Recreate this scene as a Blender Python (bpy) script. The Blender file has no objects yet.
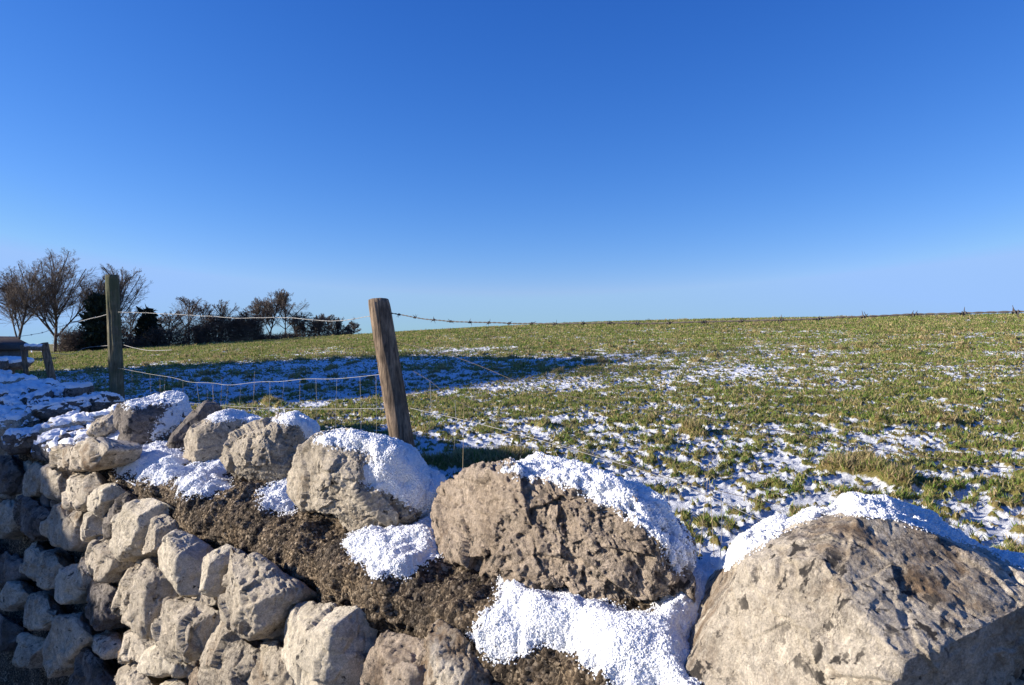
import bpy, math, random
import numpy as np
from math import radians, sin, cos, pi, sqrt

SC = bpy.context.scene
COL = SC.collection
# ------------------------------------------------------------------ camera
W, H = 1024.0, 685.0
F = 739.5                      # focal length in pixels (lens 26 mm on 36 mm)
CX, CY = 512.0, 342.5
cam_d = bpy.data.cameras.new('camera'); cam = bpy.data.objects.new('camera', cam_d); COL.objects.link(cam)
cam_d.lens = 26.0; cam_d.sensor_width = 36.0; cam_d.clip_start = 0.02; cam_d.clip_end = 3000
cam.location = (0, 0, 0); cam.rotation_euler = (radians(90), 0, 0)
SC.camera = cam
# ------------------------------------------------------------------ light
SUN_AZ = radians(-91)          # from straight ahead (+Y), negative = left
SUN_EL = radians(18)
to_sun = np.array([sin(SUN_AZ)*cos(SUN_EL), cos(SUN_AZ)*cos(SUN_EL), sin(SUN_EL)])
world = bpy.data.worlds.new('World'); SC.world = world; world.use_nodes = True
wn = world.node_tree.nodes; wl = world.node_tree.links
bg = wn['Background']; sky = wn.new('ShaderNodeTexSky'); sky.sky_type = 'NISHITA'
sky.sun_disc = False; sky.sun_elevation = SUN_EL; sky.sun_rotation = SUN_AZ
sky.altitude = 300; sky.air_density = 1.0; sky.dust_density = 0.0; sky.ozone_density = 3.0
# the deep blue a clear cold day gives a phone camera: one power and gain per channel
SKY_S, EXPO = .10, .85
sp = wn.new('ShaderNodeSeparateColor'); cb = wn.new('ShaderNodeCombineColor'); wl.new(sky.outputs[0], sp.inputs[0])
for i_, (g_, k_) in enumerate(((1.75, .72), (1.22, .61), (.85, .92))):
    m0 = wn.new('ShaderNodeMath'); m0.operation = 'MULTIPLY'; wl.new(sp.outputs[i_], m0.inputs[0]); m0.inputs[1].default_value = .191
    m1 = wn.new('ShaderNodeMath'); m1.operation = 'POWER'; wl.new(m0.outputs[0], m1.inputs[0]); m1.inputs[1].default_value = g_
    m2 = wn.new('ShaderNodeMath'); m2.operation = 'MULTIPLY'; wl.new(m1.outputs[0], m2.inputs[0]); m2.inputs[1].default_value = k_/(SKY_S*2**EXPO)
    m3 = wn.new('ShaderNodeMath'); m3.operation = 'MINIMUM'; wl.new(m2.outputs[0], m3.inputs[0]); m3.inputs[1].default_value = (.34, .56, .98)[i_]/(SKY_S*2**EXPO)
    wl.new(m3.outputs[0], cb.inputs[i_])
wl.new(cb.outputs[0], bg.inputs[0]); bg.inputs[1].default_value = SKY_S
sun_d = bpy.data.lights.new('sun', 'SUN'); sun = bpy.data.objects.new('sun', sun_d); COL.objects.link(sun)
sun_d.energy = 5.0; sun_d.angle = radians(0.5); sun_d.color = (1.0, 0.915, 0.79)
from mathutils import Vector, Matrix
sun.rotation_euler = Vector(to_sun).to_track_quat('Z', 'Y').to_euler()
SC.view_settings.view_transform = 'Standard'; SC.view_settings.look = 'None'
SC.view_settings.exposure = EXPO; SC.view_settings.gamma = 1.0

# ------------------------------------------------------------------ helpers
def tag(o, label=None, cat=None, group=None, kind=None):
    if label: o['label'] = label
    if cat: o['category'] = cat
    if group: o['group'] = group
    if kind: o['kind'] = kind
    return o

def mesh_obj(name, V, Fc, mat=None, parent=None, loc=None, smooth=True, attrs=None):
    """V (n,3) world coords; Fc (m,k) int array or list of lists; loc = world origin of the object"""
    V = np.asarray(V, dtype=np.float64)
    me = bpy.data.meshes.new(name)
    if isinstance(Fc, np.ndarray):
        k = Fc.shape[1]; n = len(Fc)
        starts = np.arange(0, n*k, k); loops = Fc.ravel()
    else:
        lens = np.array([len(f) for f in Fc]); n = len(Fc)
        starts = np.concatenate([[0], np.cumsum(lens)[:-1]]); loops = np.array([i for f in Fc for i in f])
    o_loc = np.array(loc if loc is not None else (0, 0, 0), dtype=np.float64)
    me.vertices.add(len(V)); me.vertices.foreach_set('co', (V - o_loc).astype(np.float32).ravel())
    me.loops.add(len(loops)); me.loops.foreach_set('vertex_index', loops.astype(np.int32))
    me.polygons.add(n); me.polygons.foreach_set('loop_start', starts.astype(np.int32))
    if smooth: me.polygons.foreach_set('use_smooth', np.ones(n, dtype=bool))
    me.update(calc_edges=True)
    if attrs:
        for an, av in attrs.items():
            if av.ndim == 1:
                a = me.attributes.new(an, 'FLOAT', 'POINT'); a.data.foreach_set('value', av.astype(np.float32))
            else:
                a = me.attributes.new(an, 'FLOAT_COLOR', 'POINT')
                a.data.foreach_set('color', np.c_[av, np.ones(len(av))].astype(np.float32).ravel())
    o = bpy.data.objects.new(name, me); COL.objects.link(o)
    if mat: me.materials.append(mat)
    if parent is not None:
        o.parent = parent
        pl = np.array(parent_world(parent)); o.location = Vector(o_loc - pl)
    else:
        o.location = Vector(o_loc)
    return o

def parent_world(p):
    l = Vector(p.location)
    while p.parent: p = p.parent; l = l + Vector(p.location)
    return l

def empty(name, loc):
    o = bpy.data.objects.new(name, None); COL.objects.link(o); o.location = loc; o.empty_display_size = .1
    return o

# ---- vectorised gradient noise
_rs = np.random.RandomState(7)
_perm = _rs.permutation(256); _perm = np.concatenate([_perm, _perm, _perm])
_g = _rs.normal(size=(256, 3)); _g /= np.linalg.norm(_g, axis=1)[:, None]
def perlin(P):
    P = np.asarray(P); I = np.floor(P).astype(np.int64); f = P - I; I &= 255
    u = f*f*f*(f*(f*6-15)+10); out = 0
    for dx in (0, 1):
        wx = u[:, 0] if dx else 1-u[:, 0]
        for dy in (0, 1):
            wy = u[:, 1] if dy else 1-u[:, 1]
            for dz in (0, 1):
                wz = u[:, 2] if dz else 1-u[:, 2]
                h = _perm[_perm[_perm[(I[:, 0]+dx) & 255] + ((I[:, 1]+dy) & 255)] + ((I[:, 2]+dz) & 255)]
                g = _g[h]
                out = out + wx*wy*wz*(g[:, 0]*(f[:, 0]-dx)+g[:, 1]*(f[:, 1]-dy)+g[:, 2]*(f[:, 2]-dz))
    return out*1.6
def fbm(P, o=4, lac=2.07, gain=.5):
    a = 1; s = 0; n = 0
    for i in range(o):
        s = s + a*perlin(P*(lac**i) + 17.3*i); n += a; a *= gain
    return s/n
def ridged(P, o=4, gain=.5):
    a = 1; s = 0; n = 0
    for i in range(o):
        s = s + a*(1-2*np.abs(perlin(P*(2.1**i)+9.1*i))); n += a; a *= gain
    return s/n
def sstep(a, b, x):
    t = np.clip((x-a)/(b-a), 0, 1); return t*t*(3-2*t)
def normals(V, Q):
    a = V[Q[:, 2]]-V[Q[:, 0]]; b = V[Q[:, 3 if Q.shape[1] > 3 else 1]]-V[Q[:, 1 if Q.shape[1] > 3 else 0]]
    fn = np.cross(a, b); N = np.zeros_like(V)
    for k in range(Q.shape[1]):
        for c in range(3): N[:, c] += np.bincount(Q[:, k], fn[:, c], len(V))
    return N/np.maximum(np.linalg.norm(N, axis=1), 1e-12)[:, None]
def proj(V):
    Y = np.maximum(V[:, 1], .05)
    return CX + F*V[:, 0]/Y, CY - F*V[:, 2]/Y
def poly_sd(x, y, poly):
    """signed distance, positive inside"""
    p = np.asarray(poly, float); n = len(p); d = np.full(x.shape, 1e9); ins = np.zeros(x.shape, bool)
    for i in range(n):
        ax, ay = p[i]; bx, by = p[(i+1) % n]; ex, ey = bx-ax, by-ay
        t = np.clip(((x-ax)*ex+(y-ay)*ey)/(ex*ex+ey*ey+1e-12), 0, 1)
        d = np.minimum(d, np.hypot(x-ax-t*ex, y-ay-t*ey))
        c = ((ay > y) != (by > y)) & (x < (bx-ax)*(y-ay)/(by-ay+1e-12)+ax); ins ^= c
    return np.where(ins, d, -d)

# ---- materials
def mat_new(name):
    m = bpy.data.materials.new(name); m.use_nodes = True; nt = m.node_tree
    b = nt.nodes['Principled BSDF']; b.inputs['Roughness'].default_value = .9
    b.inputs['Specular IOR Level'].default_value = .25
    return m, nt, b
def N(nt, t, **kw):
    n = nt.nodes.new(t)
    for k, v in kw.items():
        if k in n.inputs: n.inputs[k].default_value = v
        else: setattr(n, k, v)
    return n
def noise_n(nt, vec, scale, detail=5, rough=.6, dist=0):
    n = N(nt, 'ShaderNodeTexNoise', Scale=scale, Detail=detail, Roughness=rough, Distortion=dist)
    nt.links.new(vec, n.inputs['Vector']); return n.outputs['Fac']
def ramp(nt, fac, stops):
    r = nt.nodes.new('ShaderNodeValToRGB'); cr = r.color_ramp
    while len(cr.elements) < len(stops): cr.elements.new(.5)
    for e, (p, c) in zip(cr.elements, stops):
        e.position = p; e.color = (c, c, c, 1) if not isinstance(c, tuple) else (*c, 1)
    nt.links.new(fac, r.inputs[0]); return r.outputs['Color']
def mix(nt, fac, a, b, mode='MIX'):
    m = nt.nodes.new('ShaderNodeMix'); m.data_type = 'RGBA'; m.blend_type = mode
    for s, v in ((0, fac), (6, a), (7, b)):
        if isinstance(v, (int, float)): m.inputs[s].default_value = v
        elif isinstance(v, tuple): m.inputs[s].default_value = (*v, 1)
        else: nt.links.new(v, m.inputs[s])
    return m.outputs[2]
def bump(nt, b, layers):
    prev = None
    for h, st, dist in layers:
        bn = nt.nodes.new('ShaderNodeBump'); bn.inputs['Strength'].default_value = st; bn.inputs['Distance'].default_value = dist
        nt.links.new(h, bn.inputs['Height'])
        if prev: nt.links.new(prev, bn.inputs['Normal'])
        prev = bn.outputs[0]
    nt.links.new(prev, b.inputs['Normal'])
def obj_vec(nt, rnd=True):
    tc = nt.nodes.new('ShaderNodeTexCoord')
    if not rnd: return tc.outputs['Object']
    oi = nt.nodes.new('ShaderNodeObjectInfo'); ad = nt.nodes.new('ShaderNodeVectorMath'); ad.operation = 'MULTIPLY_ADD'
    cmb = nt.nodes.new('ShaderNodeCombineXYZ')
    for i in range(3): nt.links.new(oi.outputs['Random'], cmb.inputs[i])
    nt.links.new(cmb.outputs[0], ad.inputs[0]); ad.inputs[1].default_value = (37, 91, 53); nt.links.new(tc.outputs['Object'], ad.inputs[2])
    return ad.outputs[0]

def mat_rock(name, c_pale, c_dark, stain, stain_lo, pit_lo=.60, specks=True, bmp=1.0):
    m, nt, b = mat_new(name); v = obj_vec(nt)
    base = mix(nt, ramp(nt, noise_n(nt, v, 7, 6, .65), [(.35, 0.), (.65, 1.)]), c_dark, c_pale)
    st = ramp(nt, noise_n(nt, v, 5.5, 7, .7, .6), [(stain_lo, 0.), (stain_lo+.14, 1.)])
    col = mix(nt, st, base, stain)
    # fine tonal grain
    gr = ramp(nt, noise_n(nt, v, 60, 8, .8), [(.32, .58), (.66, 1.44)])
    col = mix(nt, 1.0, col, gr, 'MULTIPLY')
    gr = ramp(nt, noise_n(nt, v, 320, 4, .8), [(.34, .70), (.62, 1.24)])
    col = mix(nt, 1.0, col, gr, 'MULTIPLY')
    ck = noise_n(nt, v, 13, 8, .75, .8)
    ckm = ramp(nt, ck, [(.478, 0.), (.497, 1.), (.503, 1.), (.522, 0.)])
    ckr = mix(nt, 1.0, ckm, ramp(nt, noise_n(nt, v, 6, 2, .5), [(.5, 0.), (.6, .8)]), 'MULTIPLY')
    col = mix(nt, ckr, col, (.07, .058, .048))
    # dark lichen specks and pits
    pit = ramp(nt, noise_n(nt, v, 48, 3, .6, .3), [(pit_lo, 0.), (pit_lo+.06, 1.)])
    reg = ramp(nt, noise_n(nt, v, 9, 3, .6), [(.42, 0.), (.58, 1.)])
    pm = mix(nt, 1.0, pit, reg, 'MULTIPLY')
    col = mix(nt, pm, col, (.055, .048, .042))
    nt.links.new(col, b.inputs['Base Color'])
    vo = N(nt, 'ShaderNodeTexVoronoi', Scale=32.0); nt.links.new(v, vo.inputs['Vector'])
    bump(nt, b, [(noise_n(nt, v, 22, 8, .68, .4), .9*bmp, .012), (noise_n(nt, v, 110, 6, .8), 1.*bmp, .006), (pit, .5, -.004)])
    return m
M = {}
M['rock_grey'] = mat_rock('limestone_grey', (.52, .45, .35), (.32, .275, .215), (.22, .165, .11), .56)
M['rock_pale'] = mat_rock('limestone_pale', (.60, .53, .42), (.44, .385, .30), (.30, .22, .14), .62)
M['rock_brown'] = mat_rock('limestone_brown', (.48, .39, .30), (.32, .25, .185), (.17, .12, .08), .54, .57, bmp=1.2)
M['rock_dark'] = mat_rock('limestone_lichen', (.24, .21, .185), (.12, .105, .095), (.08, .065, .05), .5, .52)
M['rock_tan'] = mat_rock('limestone_tan', (.58, .51, .41), (.41, .35, .27), (.19, .13, .08), .50, .56)

def m_bed():
    m, nt, b = mat_new('gritty_mortar'); v = obj_vec(nt, False)
    vo = N(nt, 'ShaderNodeTexVoronoi', Scale=170.0); nt.links.new(v, vo.inputs['Vector'])
    sep = nt.nodes.new('ShaderNodeSeparateColor'); nt.links.new(vo.outputs['Color'], sep.inputs[0])
    c = ramp(nt, sep.outputs[0], [(0., (.03, .024, .018)), (.45, (.105, .083, .060)), (.8, (.22, .18, .135)), (1., (.40, .35, .28))])
    t = ramp(nt, noise_n(nt, v, 9, 5, .6), [(.38, (.45, .42, .40)), (.62, (1.25, 1.12, .95))])
    c = mix(nt, 1., c, t, 'MULTIPLY')
    nt.links.new(c, b.inputs['Base Color'])
    bump(nt, b, [(vo.outputs['Distance'], 1., -.006), (noise_n(nt, v, 120, 6, .75), 1., .006)])
    return m
M['bed'] = m_bed()
def m_snow():
    m, nt, b = mat_new('snow'); v = obj_vec(nt, False)
    c = ramp(nt, noise_n(nt, v, 240, 5, .8), [(.36, (.84, .86, .89)), (.6, (.93, .935, .945))])
    nt.links.new(c, b.inputs['Base Color']); b.inputs['Roughness'].default_value = .7
    b.inputs['Subsurface Weight'].default_value = 0.0
    bump(nt, b, [(noise_n(nt, v, 70, 5, .7), .5, .006), (noise_n(nt, v, 300, 4, .8), .7, .003)])
    return m
M['snow'] = m_snow()
def m_wood(name, c1, c2, green=None):
    m, nt, b = mat_new(name); tc = nt.nodes.new('ShaderNodeTexCoord')
    mp = nt.nodes.new('ShaderNodeMapping'); mp.inputs['Scale'].default_value = (60, 60, 5); nt.links.new(tc.outputs['Object'], mp.inputs[0])
    g = noise_n(nt, mp.outputs[0], 1.4, 7, .7, .5)
    c = mix(nt, ramp(nt, g, [(.35, 0.), (.62, 1.)]), c1, c2)
    k = ramp(nt, noise_n(nt, tc.outputs['Object'], 14, 4, .6), [(.4, .7), (.62, 1.2)]); c = mix(nt, 1., c, k, 'MULTIPLY')
    if green: c = mix(nt, ramp(nt, noise_n(nt, tc.outputs['Object'], 9, 4, .6), [(.42, 0.), (.6, .8)]), c, green)
    nt.links.new(c, b.inputs['Base Color']); bump(nt, b, [(g, 1., .006), (noise_n(nt, tc.outputs['Object'], 150, 4, .7), .5, .002)])
    return m
M['wood'] = m_wood('weathered_post_wood', (.06, .042, .03), (.30, .22, .15))
M['wood_green'] = m_wood('mossy_post_wood', (.05, .048, .03), (.18, .16, .105), (.08, .092, .045))
def m_flat(name, col, rough=.8, metal=0., var=.25, scale=8):
    m, nt, b = mat_new(name); v = obj_vec(nt, False)
    lo = tuple(x*(1-var) for x in col); hi = tuple(min(1, x*(1+var)) for x in col)
    nt.links.new(mix(nt, ramp(nt, noise_n(nt, v, scale, 5, .6), [(.3, 0.), (.7, 1.)]), lo, hi), b.inputs['Base Color'])
    b.inputs['Roughness'].default_value = rough; b.inputs['Metallic'].default_value = metal
    return m
M['wire'] = m_flat('galvanised_wire', (.30, .295, .285), .55, .3, .3, 90)
M['wire_rust'] = m_flat('dull_barbed_wire', (.10, .085, .075), .6, .2, .4, 90)
M['bark'] = m_flat('dark_bark', (.09, .073, .062), .9)
M['twig'] = m_flat('brown_twigs', (.15, .12, .10), .9)
M['needle'] = m_flat('evergreen_foliage', (.018, .028, .016), .9, 0, .5, 2)
M['thicket'] = m_flat('bramble_thicket', (.11, .082, .064), .9, 0, .5, 2)
M['barnwall'] = m_flat('barn_stone', (.30, .27, .22), .9, 0, .3, 3)
M['barnroof'] = m_flat('slate', (.10, .10, .11), .7, 0, .3, 4)
M['wood_dark'] = m_flat('dark_timber', (.06, .05, .045), .85)
M['asphalt'] = m_flat('asphalt', (.05, .05, .052), .9, 0, .3, 30)

# ------------------------------------------------------------------ the wall's frame
Dv = np.array([-.69, .724, 0.]); Dv /= np.linalg.norm(Dv)      # along the wall, away from the camera
Nv = np.array([-Dv[1], Dv[0], 0.])                              # out of the face, towards the camera side
if Nv[1] > 0: Nv = -Nv
O = np.array([-.02, 1.24, 0.]); ZE = -.50                       # front top edge
BAT = .11
def wall_pt(s, t, z): return O + s*Dv - t*Nv + np.array([0, 0, z])
def wall_st(V): R = V - O; return R @ Dv, -(R @ Nv)
def face_pt(px, py, proud=0.):
    """pixel -> point on the battered wall face"""
    u = (px-CX)/F; v = (CY-py)/F
    # ((uY-Ox)nx + (Y-Oy)ny) = BAT*(ZE - vY) + proud
    Y = (BAT*ZE + proud + O[0]*Nv[0] + O[1]*Nv[1])/(u*Nv[0]+Nv[1]+BAT*v)
    return np.array([u*Y, Y, v*Y])

# ------------------------------------------------------------------ terrain height
def smoothn(V): return fbm(V, 3)
def field_z(X, Y):
    r = np.hypot(X, Y); rr = np.minimum(r, 75)
    f = rr/np.maximum(r, 1e-6)
    z = -1.10 + .0257*Y*f + .039*X*f
    z = z + .85*np.exp(-((X*f-6)/32)**2)*sstep(20, 78, Y)
    over = np.maximum(r-72, 0)
    z = z - np.where(over < 40, over**2*.0011, 1.76+(over-40)*.088*np.exp(-np.maximum(over-40, 0)/60))
    return z
def ground_z(X, Y):
    R = np.stack([X, Y, 0*X], 1); s, t = wall_st(R)
    side = sstep(.30, .02, t) * (1-sstep(9, 20, s)) * (1-sstep(-3, -12, s))
    return field_z(X, Y) - .80*side
def gz(x, y): return float(ground_z(np.array([x], float), np.array([y], float))[0])

def tussock(P): return sstep(.26, .5, fbm(P*1.5+41, 2))*sstep(-.1, .25, fbm(P*.13+5, 2)+.12)
def grass_cover(X, Y):
    """0..1: 0 snow lies, 1 grass stands clear"""
    P = np.stack([X, Y, 0*X], 1)
    n = fbm(P*np.array([2.6, 2.6, 1])+3.1, 4, gain=.8)
    n2 = fbm(P*np.array([13.0, 13.0, 1])+8.1, 2, gain=.75)
    big = fbm(P*.22+1.7, 2)
    r = np.hypot(X, Y)
    thr = .035 - .01*sstep(9, 14, r) - .10*sstep(24, 34, r) - .06*sstep(34, 60, r)
    # the strip that the barn keeps in shade all day holds its snow
    band = sstep(10.8, 12.6, Y)*(1-sstep(22, 28, Y))*(1-sstep(0, 5, X-.15*(Y-12)))
    thr = thr + .12*band
    thr = thr + .05*sstep(12, 5, r)
    g = sstep(-.19, .21, n*.72+n2*.70+big*.28 - thr)
    return np.maximum(g, sstep(.1, .5, tussock(P)))

def clump_h(X, Y, g):
    P = np.stack([X, Y, 0*X], 1)
    h = .05*fbm(P*.8, 3) + .035*g*(0.5+ridged(P*5.3+4, 3)) + .016*fbm(P*13, 2)
    tus = tussock(P)
    return h + tus*.055*(1+.6*fbm(P*7, 2)), tus

# ---- ground mesh: rings about the viewpoint's foot, finest where it is near
radii = np.concatenate([np.linspace(.4, 2.2, 14, endpoint=False), 2.2*np.exp(np.linspace(0, math.log(110/2.2), 640)), np.array([116, 125, 140, 165, 200, 260, 350, 500, 750, 1100, 1600])])
ang = np.concatenate([np.linspace(-180, -48, 66, endpoint=False), np.linspace(-48, 46, 980), np.linspace(46, 180, 66, endpoint=False)[1:]])
A, Rr = np.meshgrid(np.radians(ang), radii)
X = (Rr*np.sin(A)).ravel(); Y = (Rr*np.cos(A)).ravel()
G = grass_cover(X, Y); _s, _t = wall_st(np.stack([X, Y, 0*X], 1)); G = G*(1-sstep(-.8, -.5, _t)*(1-sstep(.1, .3, _t))*.9); Ch, TU = clump_h(X, Y, G)
st_s, st_t = wall_st(np.stack([X, Y, 0*X], 1))
field_side = sstep(.3, .7, st_t)
Z = ground_z(X, Y) + Ch*sstep(2.0, 3.0, np.hypot(X, Y))*np.where(np.hypot(X, Y) > 120, 0, 1)
nr, na = A.shape
idx = np.arange(nr*na).reshape(nr, na)
Q = np.stack([idx[:-1, :].ravel(), idx[1:, :].ravel(), np.roll(idx, -1, 1)[1:, :].ravel(), np.roll(idx, -1, 1)[:-1, :].ravel()], 1)[:, ::-1]
GV = np.stack([X, Y, Z], 1)
cap_c = len(GV); GV = np.vstack([GV, [[0, 0, gz(0, 0)]]])
tri = np.stack([idx[0], np.roll(idx[0], -1), np.full(na, cap_c), np.full(na, cap_c)], 1)
faces = [list(map(int, f)) for f in tri[:, :3]]
def m_ground():
    m, nt, b = mat_new('field_grass_and_snow'); v = obj_vec(nt, False)
    a = N(nt, 'ShaderNodeAttribute', attribute_name='grass'); tu = N(nt, 'ShaderNodeAttribute', attribute_name='tussock')
    fine = noise_n(nt, v, 26, 6, .75); fine2 = noise_n(nt, v, 5, 5, .7)
    s1 = nt.nodes.new('ShaderNodeMath'); s1.operation = 'MULTIPLY_ADD'; nt.links.new(fine, s1.inputs[0]); s1.inputs[1].default_value = 1.3; s1.inputs[2].default_value = -.65
    s2 = nt.nodes.new('ShaderNodeMath'); s2.operation = 'ADD'; nt.links.new(s1.outputs[0], s2.inputs[0]); nt.links.new(a.outputs['Fac'], s2.inputs[1])
    msk = ramp(nt, s2.outputs[0], [(.34, 0.), (.56, 1.)])
    g1 = ramp(nt, noise_n(nt, v, 1.3, 6, .7), [(.3, (.13, .15, .03)), (.5, (.22, .21, .065)), (.7, (.36, .28, .13))])
    g2 = ramp(nt, noise_n(nt, v, 30, 5, .8), [(.3, (.35, .33, .28)), (.7, (1.5, 1.4, 1.2))])
    gc = mix(nt, 1., g1, g2, 'MULTIPLY')
    rust = ramp(nt, noise_n(nt, v, .35, 6, .7, .5), [(.56, 0.), (.66, .6)])
    gc = mix(nt, rust, gc, (.25, .14, .06))
    tm = ramp(nt, tu.outputs['Fac'], [(.3, 0.), (.9, .75)]); gc = mix(nt, tm, gc, (.26, .17, .075))
    sn = ramp(nt, fine2, [(.3, (.74, .77, .82)), (.6, (.86, .88, .91))])
    c = mix(nt, msk, sn, gc)
    nt.links.new(c, b.inputs['Base Color'])
    bump(nt, b, [(noise_n(nt, v, 16, 6, .75), 1., .05), (noise_n(nt, v, 70, 5, .8), .8, .012)])
    return m
M['ground'] = m_ground()
gq = [tuple(q) for q in ()]
# quads and the small centre fan as separate arrays -> triangulated fan padded
me_faces = Q
GA = np.append(G, 0.); TA = np.append(TU, 0.)
allF = np.vstack([Q, np.stack([idx[0], np.full(na, cap_c), np.full(na, cap_c), np.roll(idx[0], -1)], 1)])
# (fan quads would be degenerate: build the fan as a tiny disc of proper triangles instead)
V3 = GV
fl = Q
gme_V = V3
lens = np.concatenate([np.full(len(Q), 4), np.full(na, 3)])
loops = np.concatenate([Q.ravel(), np.stack([idx[0], np.full(na, cap_c), np.roll(idx[0], -1)], 1)[:, ::-1].ravel()])
me = bpy.data.meshes.new('ground'); me.vertices.add(len(V3)); me.vertices.foreach_set('co', V3.astype(np.float32).ravel())
me.loops.add(len(loops)); me.loops.foreach_set('vertex_index', loops.astype(np.int32))
me.polygons.add(len(lens)); me.polygons.foreach_set('loop_start', np.concatenate([[0], np.cumsum(lens)[:-1]]).astype(np.int32))
me.polygons.foreach_set('use_smooth', np.ones(len(lens), bool)); me.update(calc_edges=True)
for an, av in (('grass', GA), ('tussock', TA)):
    a_ = me.attributes.new(an, 'FLOAT', 'POINT'); a_.data.foreach_set('value', av.astype(np.float32))
me.materials.append(M['ground'])
ground = bpy.data.objects.new('ground', me); COL.objects.link(ground); tag(ground, kind='structure')

# ---- the lane on the near side of the wall
sv = np.linspace(-8, 14, 60); tv = np.array([-.9, -2.0, -3.2, -4.4])
RV = np.array([wall_pt(s, t, 0) for s in sv for t in tv]); RV[:, 2] = ground_z(RV[:, 0], RV[:, 1])+.09
i2 = np.arange(len(RV)).reshape(len(sv), len(tv))
RQ = np.stack([i2[:-1, :-1].ravel(), i2[1:, :-1].ravel(), i2[1:, 1:].ravel(), i2[:-1, 1:].ravel()], 1)
tag(mesh_obj('road', RV, RQ, M['asphalt']), kind='structure')

# ------------------------------------------------------------------ grass blades
def blades(name, n, label, seed, rmin, rmax, umin, umax, straw=.25, tall=1.):
    rs = np.random.RandomState(seed)
    # clump centres, then blades around each
    per = 14; nc = n//per
    r = rmin*np.exp(rs.rand(nc*4)**1.0*math.log(rmax/rmin)); u = rs.uniform(umin, umax, nc*4)
    cx = r*np.sin(u); cy = r*np.cos(u)
    g = grass_cover(cx, cy); P = np.stack([cx, cy, 0*cx], 1); s, t = wall_st(P)
    keep = (g > rs.uniform(.3, .95, len(g))) & (t > .62)
    cx, cy, g, r = [a[keep][:nc] for a in (cx, cy, g, r)]
    nc = len(cx)
    cx = np.repeat(cx, per); cy = np.repeat(cy, per); r = np.repeat(r, per); k = len(cx)
    spread = (.022+.0022*r)
    bx = cx+rs.normal(size=k)*spread; by = cy+rs.normal(size=k)*spread
    gg = grass_cover(bx, by); ch, tus = clump_h(bx, by, gg); bz = ground_z(bx, by)+ch-.004; ok_ = gg > rs.uniform(.1, .6, k)
    L = (.024+.0016*r)*rs.uniform(.6, 1.4, k)*(1+.5*tus)*tall; wd = (.0014+.00055*r)*rs.uniform(.7, 1.3, k)
    az = rs.uniform(0, 2*pi, k); ln = rs.uniform(.25, 1.05, k)
    tip = np.stack([bx+np.cos(az)*L*ln, by+np.sin(az)*L*ln, bz+L*np.sqrt(np.maximum(.1, 1-ln*ln*.6))], 1)
    wa = rs.uniform(0, 2*pi, k); wx = np.cos(wa)*wd; wy = np.sin(wa)*wd
    b0 = np.stack([bx-wx, by-wy, bz], 1); b1 = np.stack([bx+wx, by+wy, bz], 1)
    V = np.stack([b0, b1, tip], 1).reshape(-1, 3); T = np.arange(3*k).reshape(k, 3)
    pal = np.array([(.13, .20, .03), (.18, .25, .05), (.27, .28, .085), (.40, .32, .15), (.48, .37, .20), (.07, .09, .02)])
    cn = rs.choice(6, nc, p=[.22, .24, .23, .15, .06, .10])
    ci = np.repeat(cn, per); sw = rs.rand(k) < .12+.5*tus; ci = np.where(sw, rs.choice([3, 4], k), ci)
    c = pal[ci]*rs.uniform(.7, 1.3, (k, 1))
    c = c[ok_]; V = V.reshape(-1, 3, 3)[ok_].reshape(-1, 3); T = np.arange(len(V)).reshape(-1, 3)
    o = mesh_obj(name, V, T, M['blade'], smooth=False, attrs={'tint': np.repeat(c, 3, 0)})
    return tag(o, label, 'grass', kind='stuff')
def m_blade():
    m, nt, b = mat_new('grass_blades'); a = N(nt, 'ShaderNodeAttribute', attribute_name='tint')
    nt.links.new(a.outputs['Color'], b.inputs['Base Color'])
    tr = nt.nodes.new('ShaderNodeBsdfTranslucent'); nt.links.new(a.outputs['Color'], tr.inputs[0])
    mx = nt.nodes.new('ShaderNodeMixShader'); mx.inputs[0].default_value = .3
    nt.links.new(b.outputs[0], mx.inputs[1]); nt.links.new(tr.outputs[0], mx.inputs[2])
    nt.links.new(mx.outputs[0], nt.nodes['Material Output'].inputs[0])
    return m
M['blade'] = m_blade()
blades('grass', 700000, 'short green and straw coloured pasture grass growing up through the thin snow', 3, 2.6, 80, radians(-46), radians(46))

# ------------------------------------------------------------------ rocks
_cs = {}
def cube_sphere(n):
    if n in _cs: return _cs[n]
    t = np.tan(np.linspace(-pi/4, pi/4, n+1)); pts = []; qs = []; off = 0
    for ax in range(3):
        for sg in (-1, 1):
            a, b = np.meshgrid(t, t, indexing='ij'); P = np.zeros((n+1, n+1, 3))
            P[..., ax] = sg; P[..., (ax+1) % 3] = a if sg > 0 else -a; P[..., (ax+2) % 3] = b
            pts.append(P.reshape(-1, 3)); i = np.arange((n+1)**2).reshape(n+1, n+1)+off; off += (n+1)**2
            qs.append(np.stack([i[:-1, :-1].ravel(), i[1:, :-1].ravel(), i[1:, 1:].ravel(), i[:-1, 1:].ravel()], 1))
    P = np.vstack(pts); Qa = np.vstack(qs)
    key = np.round(P*1e6).astype(np.int64); _, first, inv = np.unique(key, axis=0, return_index=True, return_inverse=True)
    inv = inv.ravel(); P = P[first]; Qa = inv[Qa]; P /= np.linalg.norm(P, axis=1)[:, None]
    # make sure quads face outwards
    c = P[Qa].mean(1); nn = np.cross(P[Qa[:, 2]]-P[Qa[:, 0]], P[Qa[:, 3]]-P[Qa[:, 1]]); fl = (nn*c).sum(1) < 0
    Qa[fl] = Qa[fl][:, ::-1]
    _cs[n] = (P, Qa); return P, Qa

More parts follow.
